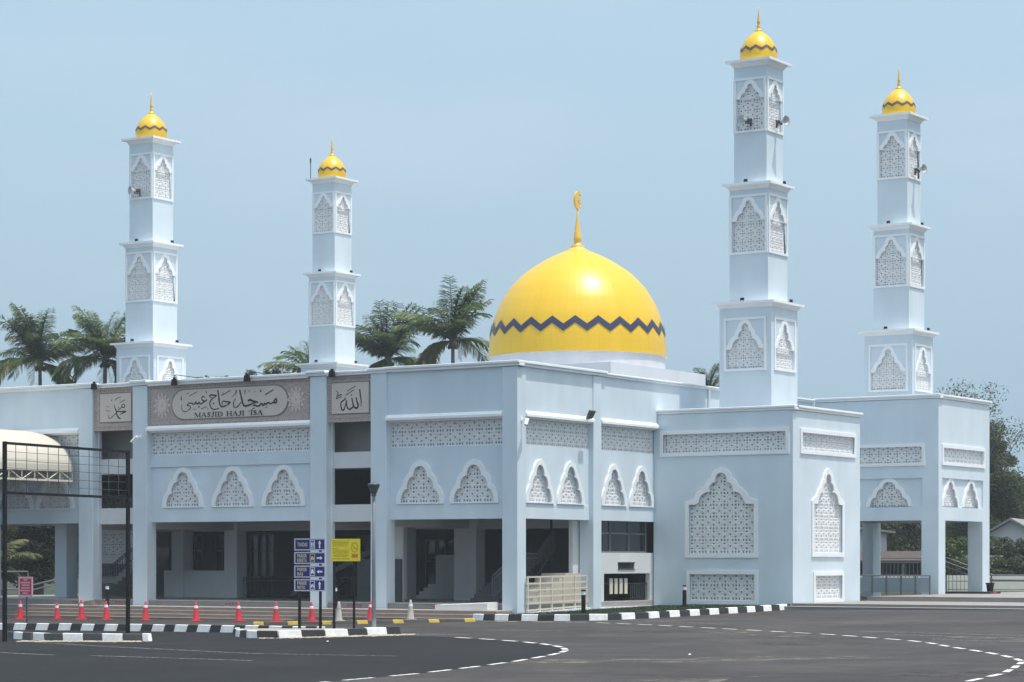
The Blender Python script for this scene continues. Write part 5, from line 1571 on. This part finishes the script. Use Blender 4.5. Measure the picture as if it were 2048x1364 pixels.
def palm(lat, dist, h, lab, n=24, sc=1.0, lean=(.3, .1), name="palm_tree", group="palms behind the mosque", yellow=.16):
    x, y = site(lat, dist)
    r = thing(name, lab, "palm tree", (x, y, gz(x, y)), random.uniform(0, 6.28), group)
    tm = MB()
    N_ = 14
    tm.path([(lean[0] * (k / N_) ** 2, lean[1] * (k / N_) ** 2, -.3 + (h + .3) * k / N_) for k in range(N_ + 1)], [(.20 - .09 * k / N_) * (1.06 if k % 2 else 1) for k in range(N_ + 1)], 9)
    tm.lathe([(.12, -.5), (.24, -.1), (.22, .15), (.08, .35)], (lean[0], lean[1], h), 9)
    tm.build("trunk", TRUNK, r, local=True)
    for k in range(n):
        kind = [0, 0, 1, 0, 1, 1, 2, 3][k % 8]
        m = PALM_B if (kind == 3 and random.random() < .6) or random.random() < yellow * .5 else PALM_A
        o = bpy.data.objects.new("frond", frond_mesh(kind, m)); COL.objects.link(o); o.parent = r
        o.location = (lean[0], lean[1], h + .1)
        o.rotation_euler = (random.uniform(-.25, .25), random.uniform(-.18, .18), k * 2.399 + random.uniform(-.2, .2))
        s_ = sc * random.uniform(.85, 1.12); o.scale = (s_, s_, s_)
    cm2 = MB()
    for k in range(6):
        an = k * 1.05
        c = (lean[0] + .28 * math.cos(an), lean[1] + .28 * math.sin(an), h - .25 - .1 * (k % 2))
        cm2.lathe([(.02, -.14), (.10, -.06), (.12, .02), (.08, .10), (.02, .14)], c, 7)
    cm2.build("coconuts", PALM_B, r, local=True)
palm(-31.4, 160, 15.6, "leftmost coconut palm behind the hall, with broad hanging fronds", 46, 1.18)
palm(-26.9, 158, 15.6, "coconut palm just left of the leftmost minaret", 42, 1.12, (.2, .2))
palm(-14.1, 166, 15.0, "coconut palm mostly hidden behind the smallest-looking minaret", 30, .95)
palm(-8.7, 165, 16.0, "coconut palm just right of the smallest-looking minaret", 48, 1.15, (.1, .3))
palm(-3.9, 160, 16.7, "tall coconut palm just left of the big golden dome", 40, 1.25, (.4, 0))
palm(13.75, 165, 13.5, "coconut palm peeping over the roof beside the tallest-looking minaret", 20, .62)
tree(-18.7, 152, 14.0, 1.9, 1.6, "bushy tree top peeping over the hall right of the leftmost minaret", LEAF_C, 24, 160, .09)
tree(-15.6, 152, 14.3, 2.4, 1.5, "rounded dark tree top peeping over the hall left of the smallest-looking minaret", LEAF_A, 40, 200, .09)
# trees at the right edge
tree(33.0, 172, 14.4, 3.8, 4.6, "tall half-bare tree rising behind the rear pavilion's right corner", LEAF_A, 70, 170, .09, bare=.5)
tree(34.3, 174, 11.8, 2.6, 5.4, "dense dark tree against the rear pavilion's right edge", LEAF_A, 110, 330, .11)
tree(36.6, 176, 8.6, 2.2, 4.2, "dark pointed tree at the right edge of the picture", LEAF_A, 70, 300, .11)
tree(39.8, 178, 9.2, 2.8, 4.6, "dark tree beyond the right edge", LEAF_A, 40, 200, .14)
tree(35.5, 182, 6.4, 4.5, 3.8, "broad dark tree behind the white gabled house", LEAF_A, 70, 260, .14)
tree(30.5, 184, 7.0, 4.5, 3.8, "broad dark tree seen through the rear pavilion's side opening", LEAF_A, 60, 240, .15)
tree(25.5, 182, 7.5, 4.5, 3.8, "dark tree seen through the rear pavilion, behind the brown shed", LEAF_A, 60, 240, .15)
tree(20.5, 184, 7.5, 4.5, 3.5, "dark tree behind the plain white house", LEAF_A, 40, 200, .15)
tree(23.6, 157, 2.9, 1.9, 1.2, "bright green shrub above the brown shed, seen through the rear pavilion", LEAF_B, 30, 160, .10, group="shrubs", name="shrub")
tree(26.8, 148, 3.4, 1.7, 1.8, "bright green shrub seen through the rear pavilion's side opening", LEAF_B, 34, 180, .10, group="shrubs", name="shrub")
for k, (l, d_, hh, m_, lb) in enumerate([(27.4, 141, 1.9, LEAF_A, "dark shrub behind the boundary wall, seen through the rear pavilion"), (29.2, 142, 2.0, LEAF_A, "dark shrub behind the cream boundary wall, beside the black pot"), (30.6, 143, 1.9, LEAF_C, "grey-green shrub behind the cream boundary wall"), (32.2, 142, 2.0, LEAF_A, "dark shrub behind the boundary wall at the picture's right edge"), (31.4, 147, 3.0, LEAF_C, "taller grey-green shrub in front of the white gabled house"), (30.2, 150, 3.4, LEAF_A, "tall dark shrub between the rear pavilion and the white gabled house")]):
    tree(l, d_, hh, 1.3, .95, lb, m_, 34, 160, .09, group="shrubs", name="shrub")
# thicket seen through the left bay
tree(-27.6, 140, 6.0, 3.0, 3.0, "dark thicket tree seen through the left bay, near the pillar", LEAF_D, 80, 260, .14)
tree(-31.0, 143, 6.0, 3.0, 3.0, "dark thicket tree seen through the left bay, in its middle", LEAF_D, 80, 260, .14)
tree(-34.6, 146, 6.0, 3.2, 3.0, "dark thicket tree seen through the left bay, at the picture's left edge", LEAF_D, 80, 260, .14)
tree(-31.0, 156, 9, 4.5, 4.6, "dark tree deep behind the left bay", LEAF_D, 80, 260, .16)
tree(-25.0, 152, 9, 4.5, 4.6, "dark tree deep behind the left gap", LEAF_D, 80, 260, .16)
palm(-28.6, 134, 2.3, "low young palm with dull drooping fronds seen through the left bay", 14, .8, (.1, .1), group="young palms", yellow=1.5)
palm(-31.2, 135, 2.1, "low young palm at the left edge, seen through the left bay", 14, .8, (.1, .1), group="young palms", yellow=1.5)
tree(-30.6, 131, 2.0, 1.5, 1.0, "bright green shrub low at the left edge under the barrel canopy", LEAF_B, 30, 160, .09, group="shrubs", name="shrub")
gt = thing("left_gate_rail", "grey tube gate with a sloping brace seen through the left bay", "gate", (*site(-25.5, 122), .2))
gx = [site(l, 122) for l in (-26.0, -24.6, -22.6)]
for (i, j, za, zb_) in ((0, 1, 1.65, 1.65), (0, 1, .75, .75), (1, 2, .9, 1.4), (1, 2, .65, 1.15), (0, 1, .3, .3)):
    mb = MB(); mb.tube((*gx[i], za), (*gx[j], zb_), .04); mb.build("rail", GREYM, gt)
for i in range(3):
    mb = MB(); mb.tube((*gx[i], -.2), (*gx[i], 1.6), .045); mb.build("post", GREYM, gt)

# thin even haze in the air between the camera and the far trees
hz = MB(); hz.box(-140, 140, -130, 230, -4.5, 34)
HZ = bpy.data.materials.new("pale_haze")
HZ.use_nodes = True
nt = HZ.node_tree
for n_ in list(nt.nodes):
    if n_.type != 'OUTPUT_MATERIAL': nt.nodes.remove(n_)
pv = nt.nodes.new("ShaderNodeVolumePrincipled")
pv.inputs["Color"].default_value = (0.86, 0.93, 1.0, 1)
pv.inputs["Density"].default_value = 0.00036
nt.links.new(pv.outputs[0], nt.nodes["Material Output"].inputs["Volume"])
tag(hz.build("haze", HZ), "thin pale haze in the air over the whole place", "haze", kind="stuff")
